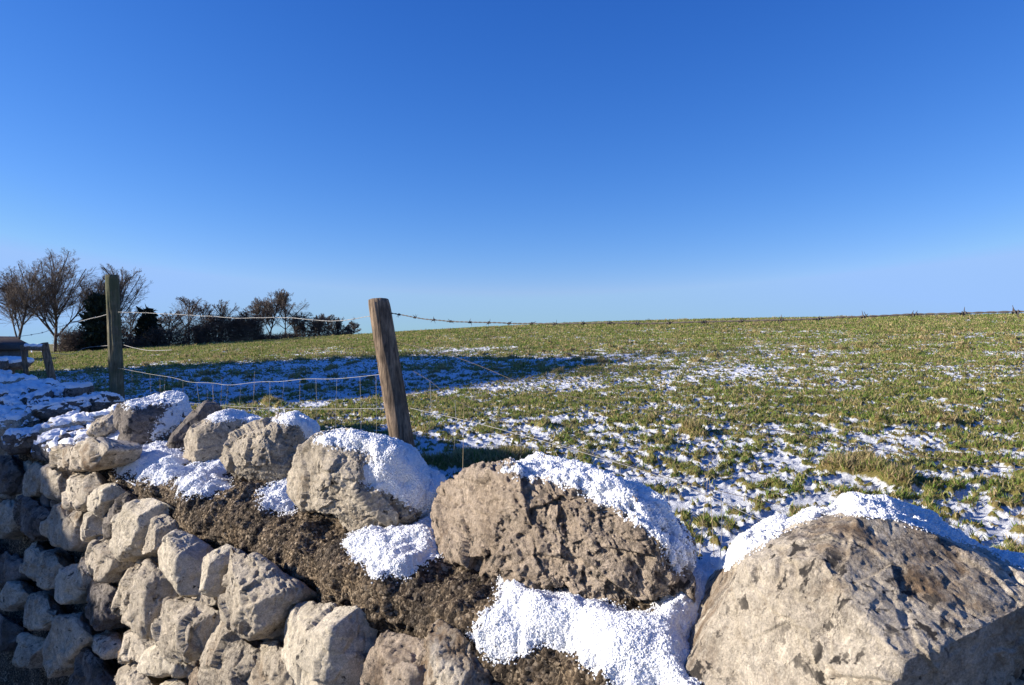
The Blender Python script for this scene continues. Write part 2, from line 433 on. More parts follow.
def radial(poly, c):
    """R(theta) table of a star-shaped outline about c"""
    p = np.asarray(poly, float)-c; th = np.linspace(-pi, pi, 361); R = np.zeros(361)
    dx, dy = np.cos(th), np.sin(th)
    for i in range(len(p)):
        a = p[i]; e = p[(i+1) % len(p)]-a; den = dx*e[1]-dy*e[0]
        den = np.where(np.abs(den) < 1e-12, 1e-12, den)
        t = (a[0]*e[1]-a[1]*e[0])/den; q = (a[0]*dy-a[1]*dx)/den
        ok = (t > 0) & (q >= -1e-6) & (q <= 1+1e-6); R = np.where(ok & (t > R), t, R)
    R = np.where(R <= 0, np.median(R[R > 0]), R)
    k = np.array([1, 2, 3, 2, 1.]); k /= k.sum(); Rp = np.concatenate([R[-5:-1], R, R[1:5]])
    R = np.convolve(Rp, k, 'same')[4:-4]
    return th, R

_oct = np.array([(1, 0, 0), (-1, 0, 0), (0, 1, 0), (0, -1, 0), (0, 0, 1), (0, 0, -1)], float)
_octf = np.array([(0, 2, 4), (2, 1, 4), (1, 3, 4), (3, 0, 4), (2, 0, 5), (1, 2, 5), (3, 1, 5), (0, 3, 5)])
def snow_grains(VV, Qx, m, parent, n, seed, size=.0015, base=None):
    """loose crystals crusting the snow and thinning out past its edge"""
    rg = np.random.RandomState(seed); a = VV[Qx]
    ar = np.linalg.norm(np.cross(a[:, 2]-a[:, 0], a[:, 3]-a[:, 1]), axis=1)
    mq = m[Qx].mean(1); w = ar*np.where(mq > -.1, .55+1.3*np.exp(-mq*1.6), 1.1*np.exp((mq+.1)*4.)); w /= w.sum()
    f = rg.choice(len(Qx), n, p=w); u, v = rg.rand(n, 1), rg.rand(n, 1)
    p = (a[f, 0]*(1-u)+a[f, 1]*u)*(1-v)+(a[f, 3]*(1-u)+a[f, 2]*u)*v
    if base is not None:
        bq = base[Qx]; pb = (bq[f, 0]*(1-u)+bq[f, 1]*u)*(1-v)+(bq[f, 3]*(1-u)+bq[f, 2]*u)*v
        p = np.where((mq[f] < -.1)[:, None], pb, p)
    sz = size*rg.uniform(.5, 1.5, (n, 1, 1))*(1+.25*p[:, None, 1:2]**1.2)
    dirs = _oct[None]*rg.uniform(.6, 1.3, (n, 6, 1)); r = rg.normal(size=(n, 3, 3)); r, _ = np.linalg.qr(r)
    G_ = p[:, None]+np.einsum('nij,njk->nik', dirs, r)*sz
    Fg = (_octf[None]+6*np.arange(n)[:, None, None]).reshape(-1, 3)
    o = mesh_obj('snow_crystals', G_.reshape(-1, 3), Fg, M['snow'], parent, loc=p.mean(0), smooth=False); o['kind'] = 'stuff'
def relax(P, Qx, it):
    cnt = np.bincount(Qx.ravel(), minlength=len(P))
    for _ in range(it):
        fc = P[Qx].mean(1); A_ = np.zeros_like(P)
        for c in range(3):
            for k in range(4): A_[:, c] += np.bincount(Qx[:, k], fc[:, c], len(P))
        P = A_/np.maximum(cnt, 1)[:, None]
    return P
def chipped(q, K, amp, sharp, rs):
    sd = q[rs.randint(0, len(q), K)]; rv = rs.normal(size=(K, 3)); rv /= np.linalg.norm(rv, axis=1)[:, None]; of = rs.uniform(-1, 1, K)
    qq = q + .10*np.stack([fbm(q*2.2+5+k*7, 3, gain=.6) for k in range(3)], 1)*(14/K)**.4
    out = np.zeros(len(q))
    for a in range(0, len(q), 40000):
        b = qq[a:a+40000]; d2 = ((b[:, None]-sd[None])**2).sum(2); d2 -= d2.min(1)[:, None]; w = np.exp(-sharp*d2*K); w /= w.sum(1)[:, None]
        pl = (b @ rv.T - (sd*rv).sum(1)[None]); out[a:a+40000] = (w*(pl*1.0+of[None]*.12)).sum(1)
    return out*amp
def rock(poly, ctr, axes, df, db, cuts=(), n=40, seed=0, rough=1., pw=2.6, chips=6, strata=0., shear=0.):
    """poly: outline in (a,b) metres about ctr; axes ea,eb,ec (ec = away). df/db depth to front/back.
    cuts: (na, nb, nc, frac) planes that shear off facets; chips: extra random facets."""
    rs = np.random.RandomState(seed); P, Qa = cube_sphere(n)
    th, R = radial(poly, np.array([0., 0.]))
    rho = np.hypot(P[:, 0], P[:, 1]); ang_ = np.arctan2(P[:, 1], P[:, 0]); Rt = np.interp(ang_, th, R)
    c = P[:, 2]; k = (np.abs(c)**pw+rho**pw)**(-1/pw)
    L = np.stack([P[:, 0]*Rt*k, P[:, 1]*Rt*k, c*k*np.where(c < 0, df, db)], 1)
    sc = np.median(R); 
    low = fbm(P*1.3+seed*3.7, 2); L *= (1+.05*rough*low)[:, None]
    allc = [(np.array(q[:3], float), q[3]) for q in cuts]
    for i in range(chips):
        v = rs.normal(size=3); v[2] = -abs(v[2])*1.1 if rs.rand() < .75 else v[2]; allc.append((v, rs.uniform(.78, .93)))
    for v, fr in allc:
        v = v/np.linalg.norm(v); s = L @ v; d = fr*s.max()
        w = fbm(L/sc*1.6+seed+v*3, 2)*.035*sc
        e = np.maximum(s-d-w, 0); L = L - (e*.96)[:, None]*v
    L = relax(L, Qa, 2)
    Nn = normals(L, Qa)
    q = L/sc
    d = .020*fbm(q*2.3+seed, 3) + .026*rough*(ridged(q*3.7+seed*1.3, 4, .58)-.25) + .016*rough*fbm(q*13+seed, 3, gain=.65)
    pits = sstep(.2, .5, fbm(q*5.5+seed*2, 3))*.055*rough
    cr = 1-np.abs(fbm(q*1.7+seed*5, 3, gain=.6))*14; pits = pits + .035*np.clip(cr, 0, 1)*sstep(0, .3, fbm(q*1.1+seed, 2))
    d = d + .012*rough*ridged(q*11+seed*2, 4, .65)
    d = d + chipped(q, 14, .15*min(rough, 1.2), 26., rs) + chipped(q, 90 if n > 70 else 40, (.16 if n > 70 else .14)*min(rough, 1.3), 22., rs)
    if n > 80: d = d + .010*rough*ridged(q*17+seed, 3, .6)
    if n > 140: d = d + chipped(q, 330, .13*rough, 12., rs) - .028*rough*sstep(.12, .4, fbm(q*12+seed, 2))
    if strata:
        bands = perlin(np.stack([q[:, 1]*9+fbm(q*1.5, 2)*2, q[:, 0]*.6, q[:, 2]*.6], 1)); d = d+strata*bands
    L = L + Nn*((d-pits)*sc)[:, None]
    L[:, 2] -= shear*L[:, 0]
    V = ctr + L @ np.array(axes)
    if np.linalg.det(np.array(axes)) < 0: Qa = Qa[:, ::-1].copy()
    return V, Qa

def view_axes(px):
    u = (px-CX)/F; f = np.array([u, 1, 0.]); f /= np.linalg.norm(f)
    return [np.array([f[1], -f[0], 0.]), np.array([0, 0, 1.]), f]
def outline_view(pts, Y):
    """pixel outline -> local polygon on an upright plane square to the line of sight at depth Y"""
    p = np.array(pts, float); cpx = (p[:, 0].min()+p[:, 0].max())/2; cpy = (p[:, 1].min()+p[:, 1].max())/2
    ax = view_axes(cpx); u = (cpx-CX)/F; ctr = np.array([u*Y, Y, (CY-cpy)/F*Y]); f = ax[2]; out = []
    for x, y in p:
        d = np.array([(x-CX)/F, 1, (CY-y)/F]); t = (ctr @ f)/(d @ f); q = d*t-ctr; out.append((q @ ax[0], q @ ax[1]))
    return out, ctr, ax

def snow_cap(parent, V, Qa, poly, thick, seed=0, nzmin=-.15, soft=9., name='snow_cap', patchy=.0, top=True):
    Nn = normals(V, Qa); x, y = proj(V)
    sd = poly_sd(x, y, poly)/soft
    sd = np.minimum(sd, (Nn[:, 2]-nzmin)*4) if top else sd
    m = sd + .8*fbm(V*38+seed, 3, gain=.6) + .8*fbm(V*150+seed, 3, gain=.7) - patchy*np.maximum(0, fbm(V*55+seed+5, 3))*3.5
    t = -.006 + thick*.6*sstep(-.3, 2.6, m) + .0075*sstep(-.5, .1, m)
    t = t + .0016*fbm(V*90+seed, 3)*sstep(0, .6, m)+.0016*fbm(V*300, 2, gain=.8)*sstep(-.2, .2, m)
    fm = m[Qa].max(1) > -.9; Qs = Qa[fm]
    if not len(Qs): return None
    used = np.unique(Qs); mp = np.full(len(V), -1); mp[used] = np.arange(len(used))
    up = Nn[used]*.4+np.array([0, 0, .7]); 
    Vs = relax(V[used], mp[Qs], 14 if len(V) > 60000 else 5); w_ = sstep(.2, 1.6, m[used])[:, None]
    VV = V[used]*(1-w_)+Vs*w_+up*(t[used]+.003*w_[:, 0])[:, None]
    o = mesh_obj(name, VV, mp[Qs], M['snow'], parent, loc=VV.mean(0))
    if len(V) > 60000: snow_grains(VV, mp[Qs], m[used], o, 36000, seed, base=V[used])
    elif len(V) > 24000: snow_grains(VV, mp[Qs], m[used], o, 12000, seed, base=V[used])
    return o

# ---- the coping stones, each a thing lying on the wall
COP = []
def coping(pts, Y, df, db, mat, label, cuts=(), n=90, seed=0, rough=1., cap=None, pw=2.6, chips=5, strata=0., shear=.0, group='boulders set along the top of the wall'):
    poly, ctr, ax = outline_view(pts, Y)
    if shear: poly = [(a*(1-shear*a/Y), b-(shear*a/Y)*(b+ctr[2])) for a, b in poly]   # its right end lies nearer, so it is smaller than it looks
    V, Qa = rock(poly, ctr, ax, df, db, cuts, n, seed, rough, pw, chips, strata, shear)
    base = np.array([ctr[0], ctr[1], V[:, 2].min()])
    root = empty('coping_stone', base); tag(root, label, 'stone', group)
    mesh_obj('stone_body', V, Qa, M[mat], root, loc=ctr)
    if cap:
        for (poly_c, thick, opt) in cap: snow_cap(root, V, Qa, poly_c, thick, seed, **opt)
    COP.append(root); return root

coping([(640, 668), (655, 640), (680, 606), (702, 578), (726, 554), (762, 535), (800, 520), (850, 511), (905, 514), (955, 528), (1005, 558), (1060, 582), (1130, 625), (1160, 700), (1130, 780), (1000, 800), (850, 790), (700, 770), (650, 715)],
       1.02, .25, .18, 'rock_tan', 'largest, broadest boulder at the right hand end, a band of snow along its crest',
       cuts=[(-.42, .42, -.8, .86), (.80, -.22, -.56, .44), (.28, .85, -.43, .80), (-.85, .5, -.2, .86), (.3, .95, .1, .9)], n=190, seed=11, shear=.15, rough=.30, chips=3,
       cap=[([(718, 566), (735, 535), (765, 512), (810, 492), (860, 482), (930, 492), (1000, 525), (1080, 560), (1080, 600), (1024, 566), (990, 548), (960, 538), (915, 524), (880, 514), (850, 513), (825, 511), (795, 522), (765, 540), (745, 552), (728, 566)], .014, dict(nzmin=-.4, soft=5.))])
coping([(432, 520), (436, 492), (450, 476), (480, 468), (520, 465), (560, 470), (600, 480), (630, 492), (655, 515), (685, 555), (678, 575), (655, 592), (650, 612), (622, 612), (585, 592), (574, 566), (545, 572), (535, 588), (500, 575), (470, 560), (440, 545)],
       1.42, .14, .17, 'rock_brown', 'rough pitted brown boulder next to the largest one, snow on its right shoulder',
       cuts=[(-.62, .3, -.72, .80), (.1, .2, -.97, .84), (.9, .35, -.2, .86), (.3, .95, .1, .9)], n=170, seed=23, shear=.8, rough=1.35, chips=3,
       cap=[([(505, 470), (540, 452), (600, 460), (660, 490), (700, 560), (680, 575), (668, 556), (655, 532), (640, 522), (620, 508), (590, 495), (560, 480)], .013, dict(nzmin=-.5, soft=8., patchy=.5))])
coping([(280, 497), (290, 475), (305, 452), (325, 441), (350, 438), (380, 439), (410, 452), (440, 487), (432, 508), (412, 525), (385, 534), (350, 532), (332, 512), (300, 506)],
       1.86, .12, .15, 'rock_grey', 'rounded grey boulder in front of the leaning post, its right side thick with snow',
       cuts=[(-.85, .35, -.45, .74), (.25, .2, -.95, .84), (.65, .65, -.3, .86), (-.2, -.3, -.9, .9)], n=120, seed=31, shear=.4, rough=1.25, chips=3,
       cap=[([(315, 440), (340, 430), (400, 436), (450, 480), (440, 500), (425, 510), (412, 505), (388, 490), (365, 482), (368, 466), (380, 456), (362, 448), (335, 445)], .017, dict(nzmin=-.6, soft=6.))])
coping([(219, 460), (235, 436), (255, 425), (275, 420), (295, 415), (312, 422), (321, 437), (302, 458), (284, 478), (258, 488), (245, 484), (232, 476)],
       2.36, .11, .14, 'rock_grey', 'craggy grey boulder left of the rounded one, thinly dusted with snow at its right edge',
       cuts=[(-.75, .3, -.6, .82), (.5, .1, -.86, .8), (.5, .85, -.1, .88)], n=90, seed=41, shear=.4, rough=1.7, chips=5,
       cap=[([(275, 420), (295, 408), (330, 425), (322, 442), (308, 436), (300, 424)], .010, dict(nzmin=-.5, soft=4.))])
coping([(179, 466), (178, 442), (190, 428), (205, 419), (235, 411), (258, 413), (266, 420), (255, 430), (240, 440), (225, 456), (206, 470), (190, 472)],
       2.78, .11, .13, 'rock_grey', 'angular boulder with a bright flat left face and a dark speckled front',
       cuts=[(-.95, .1, -.30, .72), (.35, .15, -.93, .72), (.2, .95, -.1, .8)], n=70, seed=57, rough=.6, chips=2,
       cap=[([(200, 412), (235, 402), (270, 415), (262, 425), (240, 417), (215, 420)], .009, dict(nzmin=-.2, soft=4.))])
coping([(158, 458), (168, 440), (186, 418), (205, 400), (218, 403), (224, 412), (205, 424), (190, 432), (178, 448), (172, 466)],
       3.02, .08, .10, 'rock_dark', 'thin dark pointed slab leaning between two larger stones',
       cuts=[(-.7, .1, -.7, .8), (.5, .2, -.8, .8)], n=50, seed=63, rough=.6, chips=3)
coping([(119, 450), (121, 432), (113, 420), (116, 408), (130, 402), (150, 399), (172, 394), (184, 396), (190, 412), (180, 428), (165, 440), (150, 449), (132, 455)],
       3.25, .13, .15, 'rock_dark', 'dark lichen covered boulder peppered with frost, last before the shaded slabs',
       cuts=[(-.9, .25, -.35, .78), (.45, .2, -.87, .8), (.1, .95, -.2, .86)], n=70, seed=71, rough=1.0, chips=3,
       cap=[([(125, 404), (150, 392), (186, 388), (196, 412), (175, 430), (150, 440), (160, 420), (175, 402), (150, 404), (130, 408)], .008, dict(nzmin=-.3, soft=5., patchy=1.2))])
coping([(88, 433), (92, 424), (103, 418), (114, 414), (119, 420), (118, 430), (110, 436), (98, 437)],
       3.42, .07, .09, 'rock_tan', 'small crumbly sunlit lump beside the frosty dark boulder', cuts=[(-.7, .3, -.6, .8)], n=36, seed=83, rough=1.5, chips=5)

# ---- flat slabs closing the top of the wall further along, in shade
def slab(s0, s1, t0, t1, z, th, seed, label, tilt=(0, 0), yaw=0., capmin=.76, n=44):
    cs, ct = (s0+s1)/2, (t0+t1)/2; rs = np.random.RandomState(seed)
    hs, ht = (s1-s0)/2, (t1-t0)/2
    poly = [(hs*cos(a)*(abs(cos(a))**8+abs(sin(a))**8)**(-1/8.)*rs.uniform(.82, 1.06), ht*sin(a)*(abs(cos(a))**8+abs(sin(a))**8)**(-1/8.)*rs.uniform(.85, 1.06)) for a in np.linspace(0, 2*pi, 11, endpoint=False)]
    yaw += rs.uniform(-.22, .22); tilt = (tilt[0]+rs.uniform(-.1, .1), tilt[1]+rs.uniform(-.1, .06)); z += rs.uniform(-.015, .015)
    e1 = Dv*cos(yaw)-Nv*sin(yaw); e2 = -Nv*cos(yaw)-Dv*sin(yaw); up = np.array([0, 0, 1.])
    up = up + tilt[0]*e1 + tilt[1]*e2; up /= np.linalg.norm(up); e1 = e1-up*(e1 @ up); e1 /= np.linalg.norm(e1); e2 = np.cross(up, e1)
    ctr = wall_pt(cs, ct, z)
    V, Qa = rock(poly, ctr, [e1, e2, up], th*.6, th*.55, (), n, seed, 1.5, 4.5, 5)
    root = empty('coping_stone', (ctr[0], ctr[1], V[:, 2].min())); tag(root, label, 'stone', 'flat slabs on the shaded top of the wall')
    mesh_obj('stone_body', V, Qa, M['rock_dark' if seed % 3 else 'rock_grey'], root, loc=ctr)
    Nn = normals(V, Qa); m = (Nn[:, 2]-capmin)*3.2 + 1.1*fbm(V*16+seed, 4)
    t = -.006+.016*sstep(-.3, .9, m)+.006*sstep(-.5, .1, m)+.003*fbm(V*60, 2)*sstep(0, .5, m)
    Qs = Qa[m[Qa].max(1) > -.6]; used = np.unique(Qs); mp = np.full(len(V), -1); mp[used] = np.arange(len(used))
    VV = V[used]+(Nn[used]*.6+np.array([0, 0, .5]))*t[used][:, None]
    mesh_obj('snow_cap', VV, mp[Qs], M['snow'], root, loc=VV.mean(0))
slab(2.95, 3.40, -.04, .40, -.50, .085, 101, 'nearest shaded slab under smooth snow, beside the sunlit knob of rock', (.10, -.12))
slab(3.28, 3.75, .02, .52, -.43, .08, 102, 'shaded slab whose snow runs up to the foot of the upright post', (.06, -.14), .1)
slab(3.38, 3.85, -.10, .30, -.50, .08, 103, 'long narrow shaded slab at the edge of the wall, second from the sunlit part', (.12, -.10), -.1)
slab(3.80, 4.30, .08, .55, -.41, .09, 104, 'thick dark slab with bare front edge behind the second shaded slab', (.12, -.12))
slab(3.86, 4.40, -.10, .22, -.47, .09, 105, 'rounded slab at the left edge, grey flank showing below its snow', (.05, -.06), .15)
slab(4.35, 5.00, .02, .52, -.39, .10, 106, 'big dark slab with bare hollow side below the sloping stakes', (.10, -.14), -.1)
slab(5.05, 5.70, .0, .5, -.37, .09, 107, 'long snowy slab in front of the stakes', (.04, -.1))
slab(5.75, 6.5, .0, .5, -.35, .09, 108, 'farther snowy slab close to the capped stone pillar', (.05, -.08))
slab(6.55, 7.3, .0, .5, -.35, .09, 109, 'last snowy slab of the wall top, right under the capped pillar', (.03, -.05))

# ------------------------------------------------------------------ the dry stone wall
wall = empty('stone_wall', wall_pt(1.5, .25, -1.9)); tag(wall, 'rough limestone wall running from the near right into shade at the left', 'wall')
# core and mortar bed: one profile swept along the wall
prof = []   # (t, z) from the face foot over the top to the back foot
prof += [(.05-BAT*(1.45)*(1-k/14.)+.0, -1.98+k*(1.98-.66)/14.) for k in range(14)]
top = [(.04, -.68), (.015, -.62), (-.012, -.555), (-.002, -.495), (.05, -.458), (.13, -.44), (.20, -.435), (.30, -.43), (.38, -.43), (.45, -.45), (.50, -.52), (.52, -.62)]
prof += top; prof += [(.54, -.8), (.56, -1.0), (.60, -1.35)]
prof = np.array(prof); seg = np.r_[0, np.cumsum(np.hypot(*np.diff(prof, axis=0).T))]
def pgrid(lo_step, hi_step):
    out = [0.]
    while out[-1] < seg[-1]:
        t_, z_ = np.interp(out[-1], seg, prof[:, 0]), np.interp(out[-1], seg, prof[:, 1])
        out.append(out[-1]+(hi_step if z_ > -.75 else lo_step))
    return np.array(out)
pv = pgrid(.03, .0042)
sg = [-2.6]
while sg[-1] < 8.0: sg.append(sg[-1] + (.0042 if -.6 < sg[-1] < 2.2 else (.008 if -.9 < sg[-1] < 3.2 else .025)))
sg = np.array(sg)
S2, P2 = np.meshgrid(sg, pv, indexing='ij'); T2 = np.interp(P2, seg, prof[:, 0]); Z2 = np.interp(P2, seg, prof[:, 1])
BV = O + S2.ravel()[:, None]*Dv - T2.ravel()[:, None]*Nv; BV[:, 2] += Z2.ravel()
nb = np.arange(S2.size).reshape(S2.shape)
BQ = np.stack([nb[:-1, :-1].ravel(), nb[:-1, 1:].ravel(), nb[1:, 1:].ravel(), nb[1:, :-1].ravel()], 1)
BN = normals(BV, BQ)
if BN[np.argmax(BV[:, 2])][2] < 0: BQ = BQ[:, ::-1]; BN = -BN
front = sstep(.30, .0, T2.ravel())
dis = .040*fbm(BV*7, 3) + .024*1.3*front*ridged(np.stack([BV @ Dv*9, BV @ Nv*3, BV[:, 2]*3], 1), 3) + .012*fbm(BV*30, 3, gain=.75) + .0065*fbm(BV*110, 3, gain=.75)
dis -= .02*front
BV = BV + BN*dis[:, None]
mesh_obj('mortar_bed', BV, BQ, M['bed'], wall, loc=wall_pt(1.5, .25, -.5))
bed_N = normals(BV, BQ)

# snow lying on the bed, each patch its own piece
def bed_snow(poly, label, thick=.02, seed=0):
    x, y = proj(BV); s, t = wall_st(BV)
    sd = poly_sd(x, y, poly)/9. ; ok = (BV[:, 1] > .6) & (BV[:, 2] > -.75)
    m = np.where(ok, sd, -5) + .6*fbm(BV*45+seed, 3, gain=.65) + 1.2*fbm(BV*13+seed, 2) + .7*fbm(BV*120+seed, 3, gain=.7) + .35
    fm = (m[BQ].max(1) > -.9) & (bed_N[BQ[:, 0], 2] > -.3); Qs = BQ[fm]
    used = np.unique(Qs); mp = np.full(len(BV), -1); mp[used] = np.arange(len(used))
    mm = m[used]; P = BV[used]
    tt = -.006+.008*sstep(-.5, .1, mm)+thick*.65*sstep(-.2, 3.2, mm) + .004*fbm(P*22+seed, 2)*sstep(0, .8, mm)+.0026*fbm(P*210, 2, gain=.8)*sstep(-.2, .2, mm)
    # the snow bridges the grit below it
    w_ = sstep(.1, 1.5, mm)[:, None]; Ps = relax(P, mp[Qs], 9); P = P*(1-w_)+Ps*w_; tt = tt+.004*w_[:, 0]
    VV = P + np.array([0, 0, 1.])*tt[:, None] + bed_N[used]*(.35*tt)[:, None]
    root = mesh_obj('snow_patch', VV, mp[Qs], M['snow'], loc=VV.mean(0)); snow_grains(VV, mp[Qs], mm, root, int(min(60000, len(Qs)*7)), seed, .00135, base=BV[used]+bed_N[used]*.001); tag(root, label, 'snow', 'patches of snow on the mortar of the wall')
bed_snow([(478, 636), (500, 600), (508, 582), (530, 588), (572, 600), (615, 614), (652, 614), (668, 590), (690, 566), (728, 548), (726, 585), (705, 615), (688, 640), (688, 665), (700, 700), (630, 700), (605, 668), (578, 648), (545, 640), (505, 652)], 'widest patch of crusty snow, between the brown pitted boulder and the largest boulder', .026, 1)
bed_snow([(354, 540), (372, 530), (410, 524), (434, 508), (434, 552), (408, 568), (375, 573)], 'square patch of snow below the rounded grey boulder', .026, 2)
bed_snow([(268, 500), (280, 485), (292, 476), (296, 492), (284, 506)], 'sliver of snow tucked between the craggy boulder and the rounded grey one', .018, 3)
bed_snow([(184, 487), (198, 472), (208, 462), (222, 455), (226, 468), (220, 482), (206, 490)], 'snow heap in front of the boulder with the bright flat left face', .028, 4)
bed_snow([(118, 455), (135, 450), (158, 440), (170, 450), (184, 462), (180, 470), (158, 474), (126, 470)], 'snow lying at the foot of the thin leaning slab', .026, 5)
bed_snow([(80, 452), (92, 442), (118, 430), (120, 440), (108, 448), (90, 454)], 'thin streak of snow behind the knob of rock at the edge of the shade', .02, 6)

# withered moss and grass rooted in the mortar
rg = np.random.RandomState(77); ms_, mt_ = wall_st(BV); okm = (bed_N[:, 2] > .2) & (BV[:, 2] > -.62) & (ms_ < 3.0) & (ms_ > -1.0)
cand_ = np.where(okm & (fbm(BV*9+3, 3) > rg.uniform(-.25, .6, len(BV))))[0]; pk = rg.choice(cand_, 16000); k = len(pk)
b0 = BV[pk]+bed_N[pk]*(-.001)+rg.normal(size=(k, 3))*.0012; dd = bed_N[pk]*.7+rg.normal(size=(k, 3))*.75; dd /= np.linalg.norm(dd, axis=1)[:, None]
Lm = rg.uniform(.003, .0105, (k, 1)); sd_ = np.cross(dd, rg.normal(size=(k, 3))); sd_ /= np.linalg.norm(sd_, axis=1)[:, None]; wm = rg.uniform(.0005, .0013, (k, 1))
MV = np.stack([b0-sd_*wm, b0+sd_*wm, b0+dd*Lm], 1).reshape(-1, 3); pm_ = np.array([(.10, .075, .045), (.17, .13, .08), (.30, .24, .16), (.07, .065, .03), (.045, .035, .025)])
cm_ = pm_[rg.choice(5, k, p=[.3, .27, .13, .15, .15])]*rg.uniform(.7, 1.2, (k, 1))
mo = mesh_obj('dead_moss', MV, np.arange(3*k).reshape(-1, 3), M['blade'], wall, loc=wall_pt(1, .2, -.45), smooth=False, attrs={'tint': np.repeat(cm_, 3, 0)}); mo['kind'] = 'stuff'

# ---- the stones of the face
face_n = 0
covered = []
ec = -(Nv + np.array([0, 0, BAT*1.0])); ec /= np.linalg.norm(ec)      # into the wall
eb = np.array([0, 0, 1.]); eb = eb-ec*(eb @ ec); eb /= np.linalg.norm(eb); ea = np.cross(ec, eb); ea = ea if ea @ Dv < 0 else -ea
AX = [ea, eb, ec]
def face_stone(pts, mat, seed, proud=.03, n=44, cuts=None, rough=.8, label=None, dback=.09, chips=3, grow=1.0):
    P = np.array([face_pt(x, y, proud*.5) for x, y in pts]); c = P.mean(0); q = P-c
    poly = [(grow*(v @ ea), grow*(v @ eb)) for v in q]
    a = np.array(poly); c2 = (a.min(0)+a.max(0))/2; poly = [(x-c2[0], y-c2[1]) for x, y in poly]; c = c+ea*c2[0]+eb*c2[1]
    rs = np.random.RandomState(seed)
    if cuts is None:
        u_ = rs.uniform
        cuts = [(-.30+u_(-.22, .18), u_(-.15, .3), -.93, u_(.60, .74)), (.85, u_(-.3, .3), -.5+u_(-.15, .15), u_(.70, .84)), (u_(-.25, .25), .85, -.5, u_(.76, .86)),
                (-.9, u_(-.3, .3), -.4, u_(.82, .92)), (u_(-.3, .3), -.85, -.5, u_(.78, .9)), (u_(-.2, .2), .75, .66, .40), (u_(-.4, .4), .72, -.6, u_(.70, .82))]
    V, Qa = rock(poly, c+ec*.01, AX, .025+proud*.6, dback, cuts, n, seed, rough, 9., chips)
    o = mesh_obj('face_stone', V, Qa, M[mat], wall, loc=c)
    if label: o['label'] = label
    covered.append(c); return V, Qa, o
